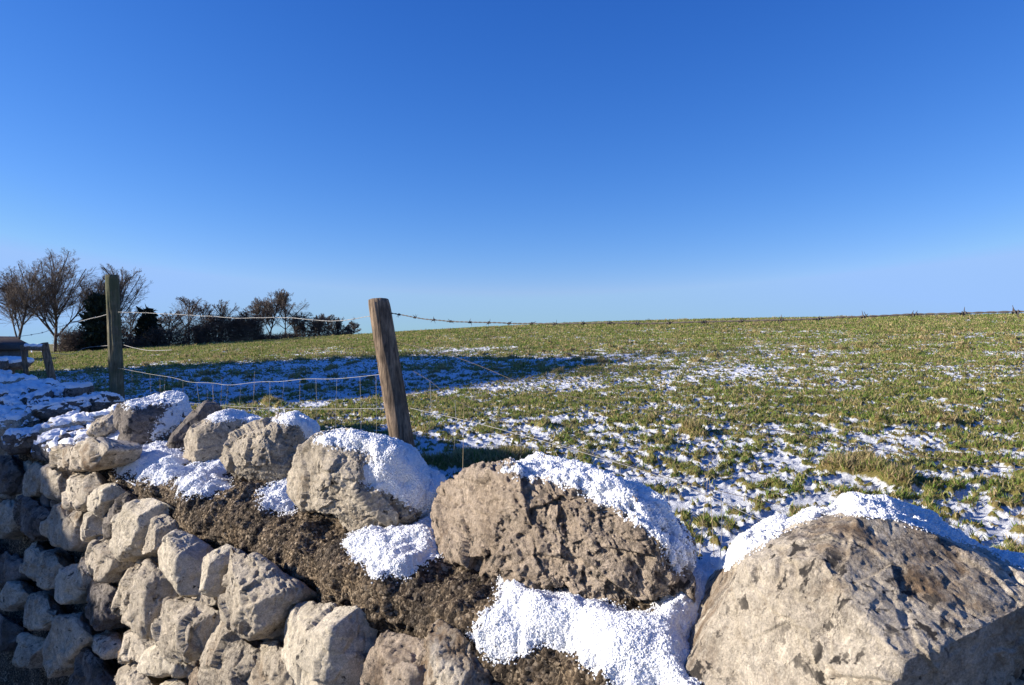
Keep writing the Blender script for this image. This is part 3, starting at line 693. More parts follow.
FS = [
 ([(57, 456), (64, 449), (92, 444), (118, 440), (122, 452), (112, 462), (90, 470), (66, 470)], 'rock_tan', .09),
 ([(68, 471), (90, 473), (112, 478), (105, 490), (97, 505), (76, 508), (68, 497)], 'rock_tan', .08),
 ([(96, 492), (104, 485), (121, 482), (122, 494), (108, 511), (103, 520), (96, 507)], 'rock_pale', .07),
 ([(108, 511), (124, 492), (142, 489), (133, 518), (116, 540), (104, 536)], 'rock_dark', .04),
 ([(113, 541), (122, 528), (140, 505), (153, 487), (166, 490), (162, 510), (152, 540), (143, 555), (125, 561), (114, 556)], 'rock_pale', .08),
 ([(146, 555), (151, 540), (162, 514), (171, 511), (172, 530), (168, 551)], 'rock_pale', .07),
 ([(86, 517), (95, 508), (103, 520), (102, 533), (95, 540), (86, 531)], 'rock_pale', .06),
 ([(69, 512), (82, 510), (87, 530), (84, 540), (72, 532)], 'rock_tan', .03),
 ([(93, 546), (103, 535), (119, 541), (130, 562), (117, 576), (110, 586), (98, 562)], 'rock_tan', .06),
 ([(83, 562), (92, 554), (99, 562), (94, 586), (86, 591)], 'rock_tan', .05),
 ([(93, 572), (103, 579), (118, 592), (118, 612), (107, 629), (97, 626), (94, 600)], 'rock_tan', .05),
 ([(117, 575), (132, 567), (156, 560), (166, 570), (173, 591), (164, 612), (158, 637), (145, 633), (122, 606)], 'rock_grey', .08),
 ([(163, 545), (171, 531), (181, 527), (192, 538), (202, 556), (207, 572), (205, 600), (186, 596), (166, 566)], 'rock_pale', .10),
 ([(163, 626), (165, 611), (182, 596), (206, 601), (223, 612), (216, 656), (198, 661), (176, 651)], 'rock_grey', .09),
 ([(213, 558), (230, 542), (241, 548), (233, 570), (229, 598), (218, 597)], 'rock_pale', .09),
 ([(203, 578), (213, 566), (220, 600), (230, 602), (218, 608), (206, 604)], 'rock_grey', .04),
 ([(231, 572), (236, 546), (258, 548), (277, 572), (293, 590), (280, 620), (264, 637), (247, 638), (232, 612)], 'rock_pale', .11),
 ([(213, 645), (217, 620), (226, 603), (240, 622), (257, 640), (263, 670), (256, 705), (212, 705)], 'rock_grey', .09),
 ([(254, 652), (266, 636), (285, 640), (305, 665), (318, 705), (256, 710)], 'rock_grey', .06),
 ([(282, 642), (292, 615), (304, 590), (318, 582), (332, 592), (346, 594), (362, 612), (371, 640), (366, 690), (345, 705), (312, 692), (290, 662)], 'rock_pale', .08),
 ([(356, 692), (362, 665), (384, 636), (404, 617), (424, 625), (436, 660), (436, 720), (357, 720)], 'rock_tan', .05),
 ([(424, 665), (430, 632), (443, 615), (458, 626), (468, 652), (486, 674), (490, 720), (436, 720)], 'rock_tan', .05),
 ([(122, 643), (135, 630), (150, 625), (166, 650), (160, 664), (128, 658)], 'rock_tan', .05),
 ([(144, 656), (160, 639), (175, 652), (188, 664), (187, 673), (168, 677), (154, 671)], 'rock_pale', .06),
 ([(122, 678), (129, 660), (150, 668), (160, 690), (158, 710), (122, 710)], 'rock_tan', .06),
 ([(156, 690), (175, 677), (195, 690), (205, 715), (156, 715)], 'rock_pale', .05),
 ([(188, 690), (198, 668), (212, 658), (216, 690), (214, 715), (192, 715)], 'rock_brown', .03),
 # in the shade
 ([(41, 482), (50, 465), (66, 461), (68, 496), (60, 502), (45, 494)], 'rock_grey', .05),
 ([(24, 480), (43, 458), (50, 464), (41, 492), (30, 502)], 'rock_grey', .03),
 ([(20, 500), (34, 498), (48, 508), (50, 528), (36, 540), (24, 525)], 'rock_dark', .05),
 ([(50, 508), (66, 502), (78, 522), (85, 542), (78, 549), (56, 541)], 'rock_grey', .05),
 ([(27, 545), (38, 540), (44, 560), (40, 582), (28, 575)], 'rock_grey', .04),
 ([(42, 556), (56, 547), (63, 560), (59, 588), (46, 588)], 'rock_grey', .05),
 ([(60, 586), (70, 566), (84, 562), (85, 590), (76, 604), (64, 600)], 'rock_pale', .07),
 ([(8, 592), (16, 582), (27, 585), (22, 604), (10, 612)], 'rock_grey', .06),
 ([(22, 598), (38, 592), (58, 598), (68, 612), (50, 630), (26, 628)], 'rock_grey', .05),
 ([(66, 620), (84, 604), (97, 602), (102, 626), (92, 645), (78, 660), (58, 680), (46, 672), (50, 648)], 'rock_grey', .07),
 ([(76, 655), (92, 645), (104, 650), (118, 668), (120, 710), (78, 710)], 'rock_dark', .04),
 ([(0, 555), (12, 548), (24, 560), (20, 580), (4, 590)], 'rock_dark', .04),
 ([(0, 505), (12, 495), (22, 508), (20, 530), (4, 540)], 'rock_grey', .05),
 ([(-8, 612), (8, 612), (20, 628), (12, 650), (-8, 648)], 'rock_dark', .04),
 ([(20, 635), (36, 632), (44, 650), (38, 668), (22, 664)], 'rock_grey', .04),
 ([(0, 462), (14, 452), (24, 470), (18, 492), (2, 494)], 'rock_dark', .05),
 ([(96, 632), (108, 634), (120, 645), (118, 660), (104, 652)], 'rock_tan', .05),
 ([(-30, 540), (-12, 530), (-4, 545), (-6, 580), (-24, 585)], 'rock_grey', .05),
]
for i, (pts, mt, pr) in enumerate(FS):
    mt = {5: 'rock_grey', 8: 'rock_grey', 10: 'rock_dark', 16: 'rock_grey', 20: 'rock_brown', 24: 'rock_grey'}.get(i, mt)
    face_stone(pts, mt, 200+i*7, proud=pr*.8, n=64 if i < 27 else 44, cuts=[(-.3, .1, -.93, .8)] if i == 0 else None, chips=1 if i == 0 else 3, rough=.6 if mt == 'rock_pale' else 1.0)
# smaller stones packed in the gaps behind them, and courses beyond the picture's lower edge
rs = np.random.RandomState(5); nf = 0
cov = [wall_st(c[None])[0][0] for c in covered]; covz = [c[2] for c in covered]
cand = []
zc = -.68
while zc > -1.85:
    s = -.7+rs.rand()*.1
    while s < 6.0:
        w = rs.uniform(.13, .22)*(1 if s < 3.5 else 1.5); cand.append((s+w/2, zc+rs.uniform(-.02, .02), w, rs.uniform(.11, .16))); s += w*.92
    zc -= .13
def infill(s, z, w, h, seed):
    c = wall_pt(s, -BAT*(ZE-z), z)
    poly = [(w*.56*cos(a)*rs.uniform(.85, 1.1), h*.56*sin(a)*rs.uniform(.85, 1.1)) for a in np.linspace(0, 2*pi, 8, endpoint=False)]
    V, Qa = rock(poly, c+ec*.05, AX, .035+rs.uniform(-.01, .02), .07, [(-.4+rs.uniform(-.2,.2), rs.uniform(-.2,.3), -.9, .62), (.8, rs.uniform(-.3,.3), -.6, .75), (0, .9, -.4, .8)], 34, seed, 1.1, 9., 4)
    mesh_obj('face_stone', V, Qa, M[['rock_grey', 'rock_tan', 'rock_dark', 'rock_grey'][seed % 4]], wall, loc=c)
scored = []
for (s, z, w, h) in cand:
    d = min([abs(s-a)/.09+abs(z-b)/.08 for a, b in zip(cov, covz)])
    c = wall_pt(s, -BAT*(ZE-z), z); x = CX+F*c[0]/c[1]; y = CY-F*c[2]/c[1]
    if d > .75 and -60 < x < 560 and y < 740 and s < 4.9: scored.append((s, z, w, h))
scored = scored[:54]
for i, a in enumerate(scored): infill(*a, 900+i)
print('infill stones', len(scored), 'face stones', len(FS))

# ------------------------------------------------------------------ posts and wires
def rod(p0, p1, r0, r1, nz=90, na_=56, seed=0, groove=.12, chamf=.0, slope=(0, 0)):
    p0, p1 = np.array(p0, float), np.array(p1, float); ax = p1-p0; L = np.linalg.norm(ax); ax /= L
    e1 = np.cross(ax, [0, 1., 0]); e1 /= np.linalg.norm(e1); e2 = np.cross(ax, e1)
    zz = np.linspace(0, 1, nz); aa = np.linspace(0, 2*pi, na_, endpoint=False); Zg, Ag = np.meshgrid(zz, aa, indexing='ij')
    r = (r0+(r1-r0)*Zg).ravel(); z = Zg.ravel(); a = Ag.ravel()
    n3 = np.stack([np.cos(a)*2.6, np.sin(a)*2.6, z*L*3.0+seed], 1); g = fbm(n3*1.5, 4, gain=.6); cr = sstep(.15, .35, fbm(n3*np.array([2.2, 2.2, .7])+9, 2))
    r = r*(1+groove*.5*g-groove*.8*cr+.05*fbm(n3*.35+3, 2))
    r = r*(1-chamf*sstep(.985, 1., z))
    V = p0+ax*(z*L)[:, None]+e1*(r*np.cos(a))[:, None]+e2*(r*np.sin(a))[:, None]
    top_m = sstep(.9, 1., z); V[:, 2] += top_m*(slope[0]*np.cos(a)+slope[1]*np.sin(a))*r
    ii = np.arange(len(V)).reshape(nz, na_); jj = np.roll(ii, -1, 1)
    Fq = [list(map(int, f)) for f in np.stack([ii[:-1].ravel(), jj[:-1].ravel(), jj[1:].ravel(), ii[1:].ravel()], 1)]
    ct = V[ii[-1]].mean(0); cb = V[ii[0]].mean(0)
    # inner ring so that the sawn end stays crisp
    V = np.vstack([V, ct+(V[ii[-1]]-ct)*.86+np.array([0, 0, .001]), [ct+np.array([0, 0, .001])], [cb]]); b = nz*na_
    for k in range(na_):
        k2 = (k+1) % na_; Fq.append([int(ii[-1, k]), int(ii[-1, k2]), b+k2, b+k]); Fq.append([b+k, b+k2, b+na_]); Fq.append([int(ii[0, k2]), int(ii[0, k]), b+na_+1])
    return V, Fq
def P(px, py, Y): return np.array([(px-CX)/F*Y, Y, (CY-py)/F*Y])
fence = empty('wire_fence', (-1.5, 3.8, -1.1)); tag(fence, 'barbed wire and netting fence on wooden posts just behind the stone wall', 'fence')
def post(top_, low_, rt, rb, mat, seed, label, **kw):
    top_, low_ = np.array(top_), np.array(low_); d = low_-top_; g = gz(low_[0], low_[1])-.3
    k = (g-top_[2])/d[2]; base = top_+d*k
    V, Fq = rod(base, top_, rb, rt, seed=seed, **kw); o = mesh_obj('post', V, Fq, M[mat], fence, loc=base); o['label'] = label; return o
Y2, Y1 = 2.8, 4.75
post(P(378.5, 300, Y2), P(403, 448, Y2), .041, .050, 'wood', 1, 'weathered brown round post leaning left', slope=(.10, .15), chamf=.06)
post(P(112, 275, Y1), P(117.5, 400, Y1), .040, .047, 'wood_green', 2, 'upright greenish round post, half in shade', slope=(.05, 0), chamf=.06)
p0 = np.array([-4.62, 6.75, 0.])
post((-5.1, 7.05, .10), (-5.1, 7.05, -1.), .042, .046, 'wood_green', 3, 'far post at the left edge')
p3 = np.array([1.35, .93, 0.])
post((1.42, .86, .10), (1.44, .86, -1.), .045, .05, 'wood', 4, 'post beyond the right edge')

def catmull(pts, step=.02):
    p = np.array(pts, float); p = np.vstack([2*p[0]-p[1], p, 2*p[-1]-p[-2]]); out = []
    for i in range(1, len(p)-2):
        n = max(2, int(np.linalg.norm(p[i+1]-p[i])/step)); t = np.linspace(0, 1, n, endpoint=False)[:, None]
        out.append(.5*((2*p[i])+(-p[i-1]+p[i+1])*t+(2*p[i-1]-5*p[i]+4*p[i+1]-p[i+2])*t**2+(-p[i-1]+3*p[i]-3*p[i+1]+p[i+2])*t**3))
    return np.vstack(out+[p[-2:-1]])
def tube(C_, r, k=6):
    C_ = np.asarray(C_); T = np.gradient(C_, axis=0); T /= np.linalg.norm(T, axis=1)[:, None]
    e1 = np.cross(T, [0, 0, 1.]); bad = np.linalg.norm(e1, axis=1) < .1; e1[bad] = np.cross(T[bad], [1., 0, 0]); e1 /= np.linalg.norm(e1, axis=1)[:, None]; e2 = np.cross(T, e1)
    a = np.linspace(0, 2*pi, k, endpoint=False); r = np.broadcast_to(r, (len(C_),))
    V = (C_[:, None]+r[:, None, None]*(np.cos(a)[None, :, None]*e1[:, None]+np.sin(a)[None, :, None]*e2[:, None])).reshape(-1, 3)
    ii = np.arange(len(V)).reshape(-1, k); jj = np.roll(ii, -1, 1)
    return V, np.stack([ii[:-1].ravel(), jj[:-1].ravel(), jj[1:].ravel(), ii[1:].ravel()], 1)
def merge(parts):
    Vs, Qs, o = [], [], 0
    for V, q in parts: Vs.append(V); Qs.append(q+o); o += len(V)
    return np.vstack(Vs), np.vstack(Qs)
def barbed(pts, r, mat, barb=.10, name='barbed_wire', label=None, blen=.013, seed=0):
    c = catmull(pts, .006); c = c + .006*np.stack([fbm(c*3+k*5+seed, 3) for k in range(3)], 1); rs_ = np.random.RandomState(seed)
    s_ = np.r_[0, np.cumsum(np.linalg.norm(np.diff(c, axis=0), axis=1))]
    T = np.gradient(c, axis=0); T /= np.linalg.norm(T, axis=1)[:, None]; e1 = np.cross(T, [0, 0, 1.]); e1 /= np.linalg.norm(e1, axis=1)[:, None]; e2 = np.cross(T, e1)
    parts = []
    for ph in (0, pi):
        w = s_*2*pi/.045+ph; parts.append(tube(c+r*.8*(np.cos(w)[:, None]*e1+np.sin(w)[:, None]*e2), r*.75, 5))
    o = mesh_obj(name, *merge(parts), M[mat], fence, loc=c.mean(0));
    if label: o['label'] = label
    bp = []
    if barb:
        q = barb*.5
        while q < s_[-1]:
            i = int(np.searchsorted(s_, q)); i = min(i, len(c)-1); cc = c[i]
            t_ = np.linspace(0, 4*pi, 22); coil = cc+T[i]*((t_/(4*pi)-.5)*.012)[:, None]+r*2.0*(np.cos(t_)[:, None]*e1[i]+np.sin(t_)[:, None]*e2[i])
            bp = [tube(coil, r*.75, 4)]
            for k in range(4):
                a = rs_.uniform(0, 2*pi); d = cos(a)*e1[i]+sin(a)*e2[i]+T[i]*rs_.uniform(-.35, .35)
                L_ = np.linspace(0, 1, 4)[:, None]; st0 = cc+T[i]*(k-1.5)*.003
                bp.append(tube(st0+d*L_*blen, np.linspace(r*.8, r*.25, 4), 4))
            mesh_obj('barb', *merge(bp), M[mat], o, loc=cc)
            q += barb*rs_.uniform(.9, 1.1)
    return o
def along(px, py):
    """pixel -> point on the fence's own upright plane (through the post line)"""
    a = np.array([-.45, 2.8]); b = np.array([-2.56, 4.75]); n2 = np.array([b[1]-a[1], -(b[0]-a[0])]); u = (px-CX)/F
    Y = (a @ n2)/(u*n2[0]+n2[1]); return P(px, py, Y)
barbed([along(*q) for q in [(391, 313), (430, 319.5), (500, 323), (600, 323), (700, 321.5), (850, 317), (1000, 312)]]+[(1.42, .9, .055)], .0016, 'wire_rust', .098, label='dark top strand right of the leaning post', seed=1)
barbed([along(*q) for q in [(118, 312), (150, 313), (205, 315.5), (235, 318.5), (275, 317), (320, 320.5), (345, 320), (370, 316)]], .0011, 'wire', .30, label='frosty top strand between the two posts', seed=2, blen=.01)
barbed([(-5.08, 7.02, .035), along(30, 335), along(62, 326), along(108, 314)], .0015, 'wire', .3, label='top strand left of the upright post', seed=3, blen=.01)
def wire(pts, r, label=None, mat='wire', step=.01, name='wire_strand'):
    c = catmull(pts, step); o = mesh_obj(name, *tube(c, r, 6), M[mat], fence, loc=c.mean(0))
    if label: o['label'] = label
    return o
wire([along(*q) for q in [(396, 342), (440, 352), (480, 366), (530, 386), (600, 402), (700, 418), (800, 434), (888, 451), (960, 461), (1024, 469)]]+[(1.42, .9, -.2)], .0009, 'slack strand right of the leaning post', 'wire_rust')
wire([along(*q) for q in [(413, 371), (430, 381), (455, 400), (500, 420), (540, 438), (620, 462), (700, 486), (780, 505)]], .0008, 'loose lower strand', 'wire_rust')
wire([along(*q) for q in [(124, 345), (135, 348), (150, 350.5), (172, 350)]], .0015, 'short broken strand with curled end')
wire([along(*q) for q in [(50, 353), (72, 354), (85, 348), (108, 345.5)]], .0015, 'wavy strand left of the upright post')
wtop = [(118, 368), (150, 374), (172, 377.5), (190, 382), (212, 383), (230, 385), (258, 382), (280, 381.5), (305, 379), (330, 379), (352, 377.5), (384, 374)]
wbot = [(116, 396), (150, 399), (200, 404), (260, 408), (330, 409), (393, 408)]
net = [tube(catmull([along(*q) for q in wtop], .01), .0010, 5), tube(catmull([along(*q) for q in wbot], .01), .0010, 5)]
mid = [(a, np.interp(a, *zip(*wtop))*.5+np.interp(a, *zip(*wbot))*.5) for a in range(125, 392, 22)]
rs = np.random.RandomState(3)
for x in [132, 150, 165, 183, 197, 212, 228, 241, 255, 270, 284, 300, 316, 337, 360, 376]:
    ya = np.interp(x, *zip(*wtop)); yb = np.interp(x, *zip(*wbot)); j = rs.uniform(-3, 3)
    net.append(tube(catmull([along(x, ya), along(x+j*.4, (ya+yb)/2), along(x+j, yb), along(x+j, yb+34)], .02), .0007, 4))
o = mesh_obj('wire_netting', *merge(net), M['wire'], fence, loc=(-1.5, 3.8, -.3)); o['label'] = 'sagging wire netting between the two posts'
net = [tube(catmull([along(*q) for q in [(410, 408), (480, 424), (560, 446), (640, 470), (700, 492), (760, 520)]], .01), .0012, 4)]
for x, y0, y1 in [(430, 382, 430), (455, 400, 450), (721, 491, 560), (668, 476, 540), (620, 462, 520), (575, 448, 490), (520, 429, 470), (800, 510, 560)]:
    net.append(tube(catmull([along(x, y0), along(x+1, (y0+y1)/2), along(x-1, y1)], .02), .0009, 4))
o = mesh_obj('wire_netting', *merge(net), M['wire'], fence, loc=(-.1, 2.2, -.3)); o['label'] = 'thin netting right of the leaning post'

# dry stalks standing by the wall
st = []
rs = np.random.RandomState(9)
for (x, yb, x2, yt) in [(204, 410, 213, 378), (200, 412, 204, 386), (236, 404, 246, 372), (162, 402, 150, 378), (143, 400, 150, 385), (205, 410, 198, 392), (250, 402, 262, 388), (690, 500, 722, 470), (735, 512, 722, 486), (455, 420, 462, 396)]:
    a = along(x, yb)+np.array([-.02, .12, 0]); b_ = along(x2, yt)+np.array([.0, .12, 0]); a[2] = gz(a[0], a[1])
    c = catmull([a, (a*.45+b_*.55)+np.array([.01, 0, 0]), b_], .03); st.append(tube(c, np.linspace(.0016, .0006, len(c)), 4))
tag(mesh_obj('dry_grass_stalks', *merge(st), m_flat('straw', (.42, .33, .19), .8), loc=(-1.2, 3.5, -1.05)), 'pale dead grass stalks sticking up by the netting behind the wall', 'dry grass', kind='stuff')

# ------------------------------------------------------------------ things at the far end of the wall
def box(x0, x1, y0, y1, z0, z1):
    V = np.array([(x, y, z) for z in (z0, z1) for y in (y0, y1) for x in (x0, x1)], float)
    return V, np.array([(0, 2, 3, 1), (4, 5, 7, 6), (0, 1, 5, 4), (2, 6, 7, 3), (0, 4, 6, 2), (1, 3, 7, 5)])
def bar(p0, p1, w, d, seed=0, nz=40):
    V, Fq = rod(p0, p1, w, w, nz, 16, seed, .10); c = (np.array(p0)+p1)/2; return V, Fq
rf = empty('broken_rail', (-4.5, 6.7, gz(-4.5, 6.7))); tag(rf, 'two leaning wooden stakes joined by a short snowy rail beyond the wall', 'rail')
for a, b_, w, lb in [((22.5, 345), (30, 400), .021, 'thin dark stake'), ((44, 343), (58, 405), .033, 'thicker pale stake')]:
    Ys = 6.6; t_, l_ = P(*a, Ys), P(*b_, Ys); d = l_-t_; k = (gz(l_[0], Ys)-.1-t_[2])/d[2]; V, Fq = rod(t_+d*k, t_, w, w, 50, 20, 4, .2); o = mesh_obj('stake', V, Fq, M['wood'], rf, loc=t_+d*k); o['label'] = lb
V, Fq = rod(P(24, 348, 6.56), P(44, 348.5, 6.56), .022, .022, 20, 16, 5, .15); mesh_obj('rail', V, Fq, M['wood'], rf, loc=P(34, 348, 6.56))
c = np.linspace(P(25, 345.6, 6.56), P(43, 346, 6.56), 14); V, q = tube(c, .017+.004*np.sin(np.arange(14)*1.3), 10); V[:, 2] = np.maximum(V[:, 2], P(0, 347, 6.56)[2]); mesh_obj('snow_cap', V, q, M['snow'], rf, loc=c.mean(0))

pil = empty('stone_pillar', (-5.75, 8.0, gz(-5.75, 8.0))); tag(pil, 'stone gate pillar with a flat rounded cap stone under snow at the left edge', 'pillar')
pz = P(0, 359, 8)[2]
poly = [(.20*cos(a)*(abs(cos(a))**6+abs(sin(a))**6)**(-1/6.), .9*.20*sin(a)*(abs(cos(a))**6+abs(sin(a))**6)**(-1/6.)) for a in np.linspace(0, 2*pi, 16, endpoint=False)]
hz = (gz(-5.75, 8)-.1+pz-.09)/2; hh = (pz-.09)-hz
V, Qa = rock([(-.24, -hh), (.24, -hh), (.25, 0), (.23, hh), (-.23, hh), (-.25, 0)], np.array([-5.72, 8.0, hz]), [np.array([1., 0, 0]), np.array([0, 0, 1.]), np.array([0, 1., 0])], .24, .24, (), 40, 301, .35, 7., 2)
mesh_obj('pillar_shaft', V, Qa, M['rock_dark'], pil, loc=(-5.72, 8, hz))
V, Qa = rock([(p[0]*1.75, p[1]*1.75) for p in poly], np.array([-5.64, 8.0, pz-.05]), [np.array([1., 0, 0]), np.array([0, 1., 0]), np.array([0, 0, 1.])], .07, .05, (), 40, 302, .4, 3.5, 2)
cp = mesh_obj('cap_stone', V, Qa, M['rock_dark'], pil, loc=(-5.64, 8, pz-.05))
Nn = normals(V, Qa); m = Nn[:, 2]-.5+.3*fbm(V*9, 2); keep = Qa[m[Qa].max(1) > 0]; used = np.unique(keep); mp = np.full(len(V), -1); mp[used] = np.arange(len(used))
mesh_obj('snow_cap', V[used]+np.array([0, 0, 1.])*(-.006+.03*sstep(0, .25, m[used]))[:, None], mp[keep], M['snow'], cp, loc=(-5.64, 8, pz))

# ------------------------------------------------------------------ barn and an added shed that throw the shade (left of the frame)
def gable(name, x0, x1, y0, y1, ze, zr, label, overhang=.25):
    ym = (y0+y1)/2; zb = min(gz(x, y) for x in (x0, x1) for y in (y0, y1))-.3
    root = empty(name, ((x0+x1)/2, ym, zb)); tag(root, label, 'building')
    V = np.array([(x, y, z) for x in (x0, x1) for (y, z) in ((y0, zb), (y0, ze), (ym, zr), (y1, ze), (y1, zb))], float)
    Fq = [[0, 1, 2, 3, 4], [9, 8, 7, 6, 5], [0, 5, 6, 1], [3, 8, 9, 4], [1, 6, 7, 2], [2, 7, 8, 3]]
    mesh_obj('wall', V, Fq, M['barnwall'], root, loc=((x0+x1)/2, ym, zb), smooth=False)
    sl = (zr-ze)/(ym-y0)
    for sgn in (-1, 1):
        ye = ym+sgn*((y1-y0)/2+overhang); zl = zr-sl*((y1-y0)/2+overhang)
        V = np.array([(x, y, z+dz) for x in (x0-.2, x1+.2) for dz in (.01, .09) for (y, z) in ((ym, zr), (ye, zl))])
        mesh_obj('roof', V, [[0, 1, 3, 2], [4, 6, 7, 5], [0, 4, 5, 1], [2, 3, 7, 6], [1, 5, 7, 3], [0, 2, 6, 4]], M['barnroof'], root, loc=((x0+x1)/2, ym, ze), smooth=False)
    # a plank door in the end facing the lane
    V, q = box(x1, x1+.06, ym-1.0 if y1-y0 > 8 else ym-.5, ym+1.0 if y1-y0 > 8 else ym+.5, zb+.3, zb+.3+(2.6 if y1-y0 > 8 else 1.9)); mesh_obj('door', V, q, M['wood_dark'], root, loc=(x1, ym, zb), smooth=False)
    return root
gable('barn', -38, -24, 11.4, 26.4, 6.2, 8.3, 'big stone barn with slate roof left of the field')
gable('shed', -12, -8, 2.55, 8.1, 1.05, 1.66, 'small stone shed with slate roof, unseen, added across the lane to shade the wall')  # added out of view, outline shaped to shade the left part of the wall

# ------------------------------------------------------------------ trees
def seg_mesh(segs, k=4):
    S = np.array(segs); p0, p1, r0, r1 = S[:, :3], S[:, 3:6], S[:, 6], S[:, 7]
    T = p1-p0; T /= np.maximum(np.linalg.norm(T, axis=1), 1e-9)[:, None]
    ref = np.where(np.abs(T[:, 2:3]) > .9, np.array([[1., 0, 0]]), np.array([[0, 0, 1.]])); e1 = np.cross(T, ref); e1 /= np.linalg.norm(e1, axis=1)[:, None]; e2 = np.cross(T, e1)
    a = np.linspace(0, 2*pi, k, endpoint=False); off = np.cos(a)[None, :, None]*e1[:, None]+np.sin(a)[None, :, None]*e2[:, None]
    V = np.concatenate([p0[:, None]+off*r0[:, None, None], p1[:, None]+off*r1[:, None, None]], 1).reshape(-1, 3)
    b = np.arange(len(S))[:, None]*2*k; i = np.arange(k)[None]; j = (i+1) % k
    q = np.stack([b+i, b+j, b+k+j, b+k+i], 2).reshape(-1, 4)
    return V, q
def grow(rg, h, lean=0., spread=1., levels=5, leaders=1, up=.10, gnarl=.07, t0=.24, rad=None, density=1.):
    limbs, twigs = [], []; rad = rad or h*.020
    per = {0: 2.3, 1: 1.6, 2: 1.5, 3: 1.15}; segs_ = {0: 10, 1: 7, 2: 5, 3: 4, 4: 3}
    def br(p, d, L, r, lev):
        n = segs_[lev]; q = p; R_ = rg.normal(size=(n, 3))*gnarl
        for i in range(n):
            t = (i+1)/n; d = d+R_[i]*(.5 if lev == 0 else 1.); d[2] += up*(lev > 0)*.6; d = d/sqrt(d @ d)
            q2 = q+d*(L/n); ra = r*(1-.8*i/n); rb = r*(1-.8*t)
            (limbs if lev < 2 else twigs).append((*q, *q2, ra, rb)); q = q2
            if lev < levels-1 and t > (t0 if lev == 0 else .12) and t < .99:
                k = per[lev]*density; k = int(k)+(rg.rand() < k-int(k))
                for _ in range(k):
                    a = rg.normal(size=3); a -= d*(a @ d); a /= sqrt(a @ a)+1e-9; an = rg.uniform(.5, .95)*spread*(1-.25*t)
                    f = (.30+.34*sin(pi*min(1., .15+.75*t)))*(1.05-.45*t) if lev == 0 else .52*(1.15-.75*t)
                    br(q, d*cos(an)+a*sin(an), L*f*rg.uniform(.7, 1.25), rb*.62+.002, lev+1)
    for k in range(leaders):
        d = np.array([lean*.3, 0, 1.]); 
        if k: a = k*2.4+rg.rand(); d = d+.55*np.array([cos(a), sin(a), 0])*spread
        st_ = np.zeros(3) if k == 0 else np.array([0, 0, h*.2])
        br(st_, d/sqrt(d @ d), h*(1. if k == 0 else .72), rad*(1 if k == 0 else .6), 0)
    return np.array(limbs), np.array(twigs)
def place(px, Yt): return (px-CX)/F*Yt
def bare_tree(px, Yt, top_px, label, seed, group='bare trees on the skyline', wide=1., **kw):
    x = place(px, Yt); z = gz(x, Yt); h = (CY-top_px)/F*Yt - z
    rg = np.random.RandomState(seed); lb, tw = grow(rg, h, **kw)
    allz = max(lb[:, 5].max(), tw[:, 5].max()); f = h/np.percentile(tw[:, 5], 99.5)
    for S in (lb, tw):
        S[:, :6] *= f; S[:, 6:] *= f
    cx_, cy_ = np.median(tw[:, 3]), np.median(tw[:, 4]); hw = np.percentile(np.abs(tw[:, 3]-cx_), 96); zt = np.median(tw[:, 5])
    kk = wide*h*.36/hw
    for S in (lb, tw):
        for a in (0, 3):
            fz = np.clip(S[:, a+2]/zt, 0, 1.2); S[:, a] = (S[:, a]-cx_*fz)*kk; S[:, a+1] = (S[:, a+1]-cy_*fz)*kk
    tr = rg
    root = empty('bare_tree', (x, Yt, z)); tag(root, label, 'tree', group); o3 = np.array([x, Yt, z-.1])
    minr = .00032*Yt
    lb[:, 6:] = np.maximum(lb[:, 6:], minr*1.5); tw[:, 6:] = np.maximum(tw[:, 6:]*.7, minr*.30)
    V, q = seg_mesh(lb, 6); mesh_obj('trunk', V+o3, q, M['bark'], root, loc=(x, Yt, z))
    V, q = seg_mesh(tw, 3); mesh_obj('crown', V+o3, q, M['twig'], root, loc=(x, Yt, z))
    return root
def conifer(px, Yt, top_px, wpx, label, seed):
    x = place(px, Yt); z = gz(x, Yt); h = (CY-top_px)/F*Yt-z; R = wpx/F*Yt/2; rg = np.random.RandomState(seed)
    root = empty('evergreen_tree', (x, Yt, z)); tag(root, label, 'tree', 'dark evergreens'); o3 = np.array([x, Yt, z])
    V, q = seg_mesh([(0, 0, -.1, 0, 0, h*.95, h*.025, .02)], 8); mesh_obj('trunk', V+o3, q, M['bark'], root, loc=tuple(o3))
    n = 5200; t = rg.rand(n)**.7; zz = h*(.06+.94*(1-t)); rr = R*(.25+.75*t)*(.35+.65*np.sqrt(rg.rand(n)))*(1+.35*np.sin(t*37+rg.rand(n)))
    a = rg.rand(n)*2*pi; rr *= 1+.25*np.sin(a*3+t*9); c = np.stack([rr*np.cos(a), rr*np.sin(a), zz-.25*rr], 1)
    s = .16*rg.uniform(.5, 1.5, n)[:, None]; d1 = rg.normal(size=(n, 3)); d2 = rg.normal(size=(n, 3))
    V = np.stack([c, c+d1*s, c+d2*s], 1).reshape(-1, 3)+o3; mesh_obj('crown', V, np.arange(3*n).reshape(-1, 3), M['needle'], root, loc=tuple(o3), smooth=False)
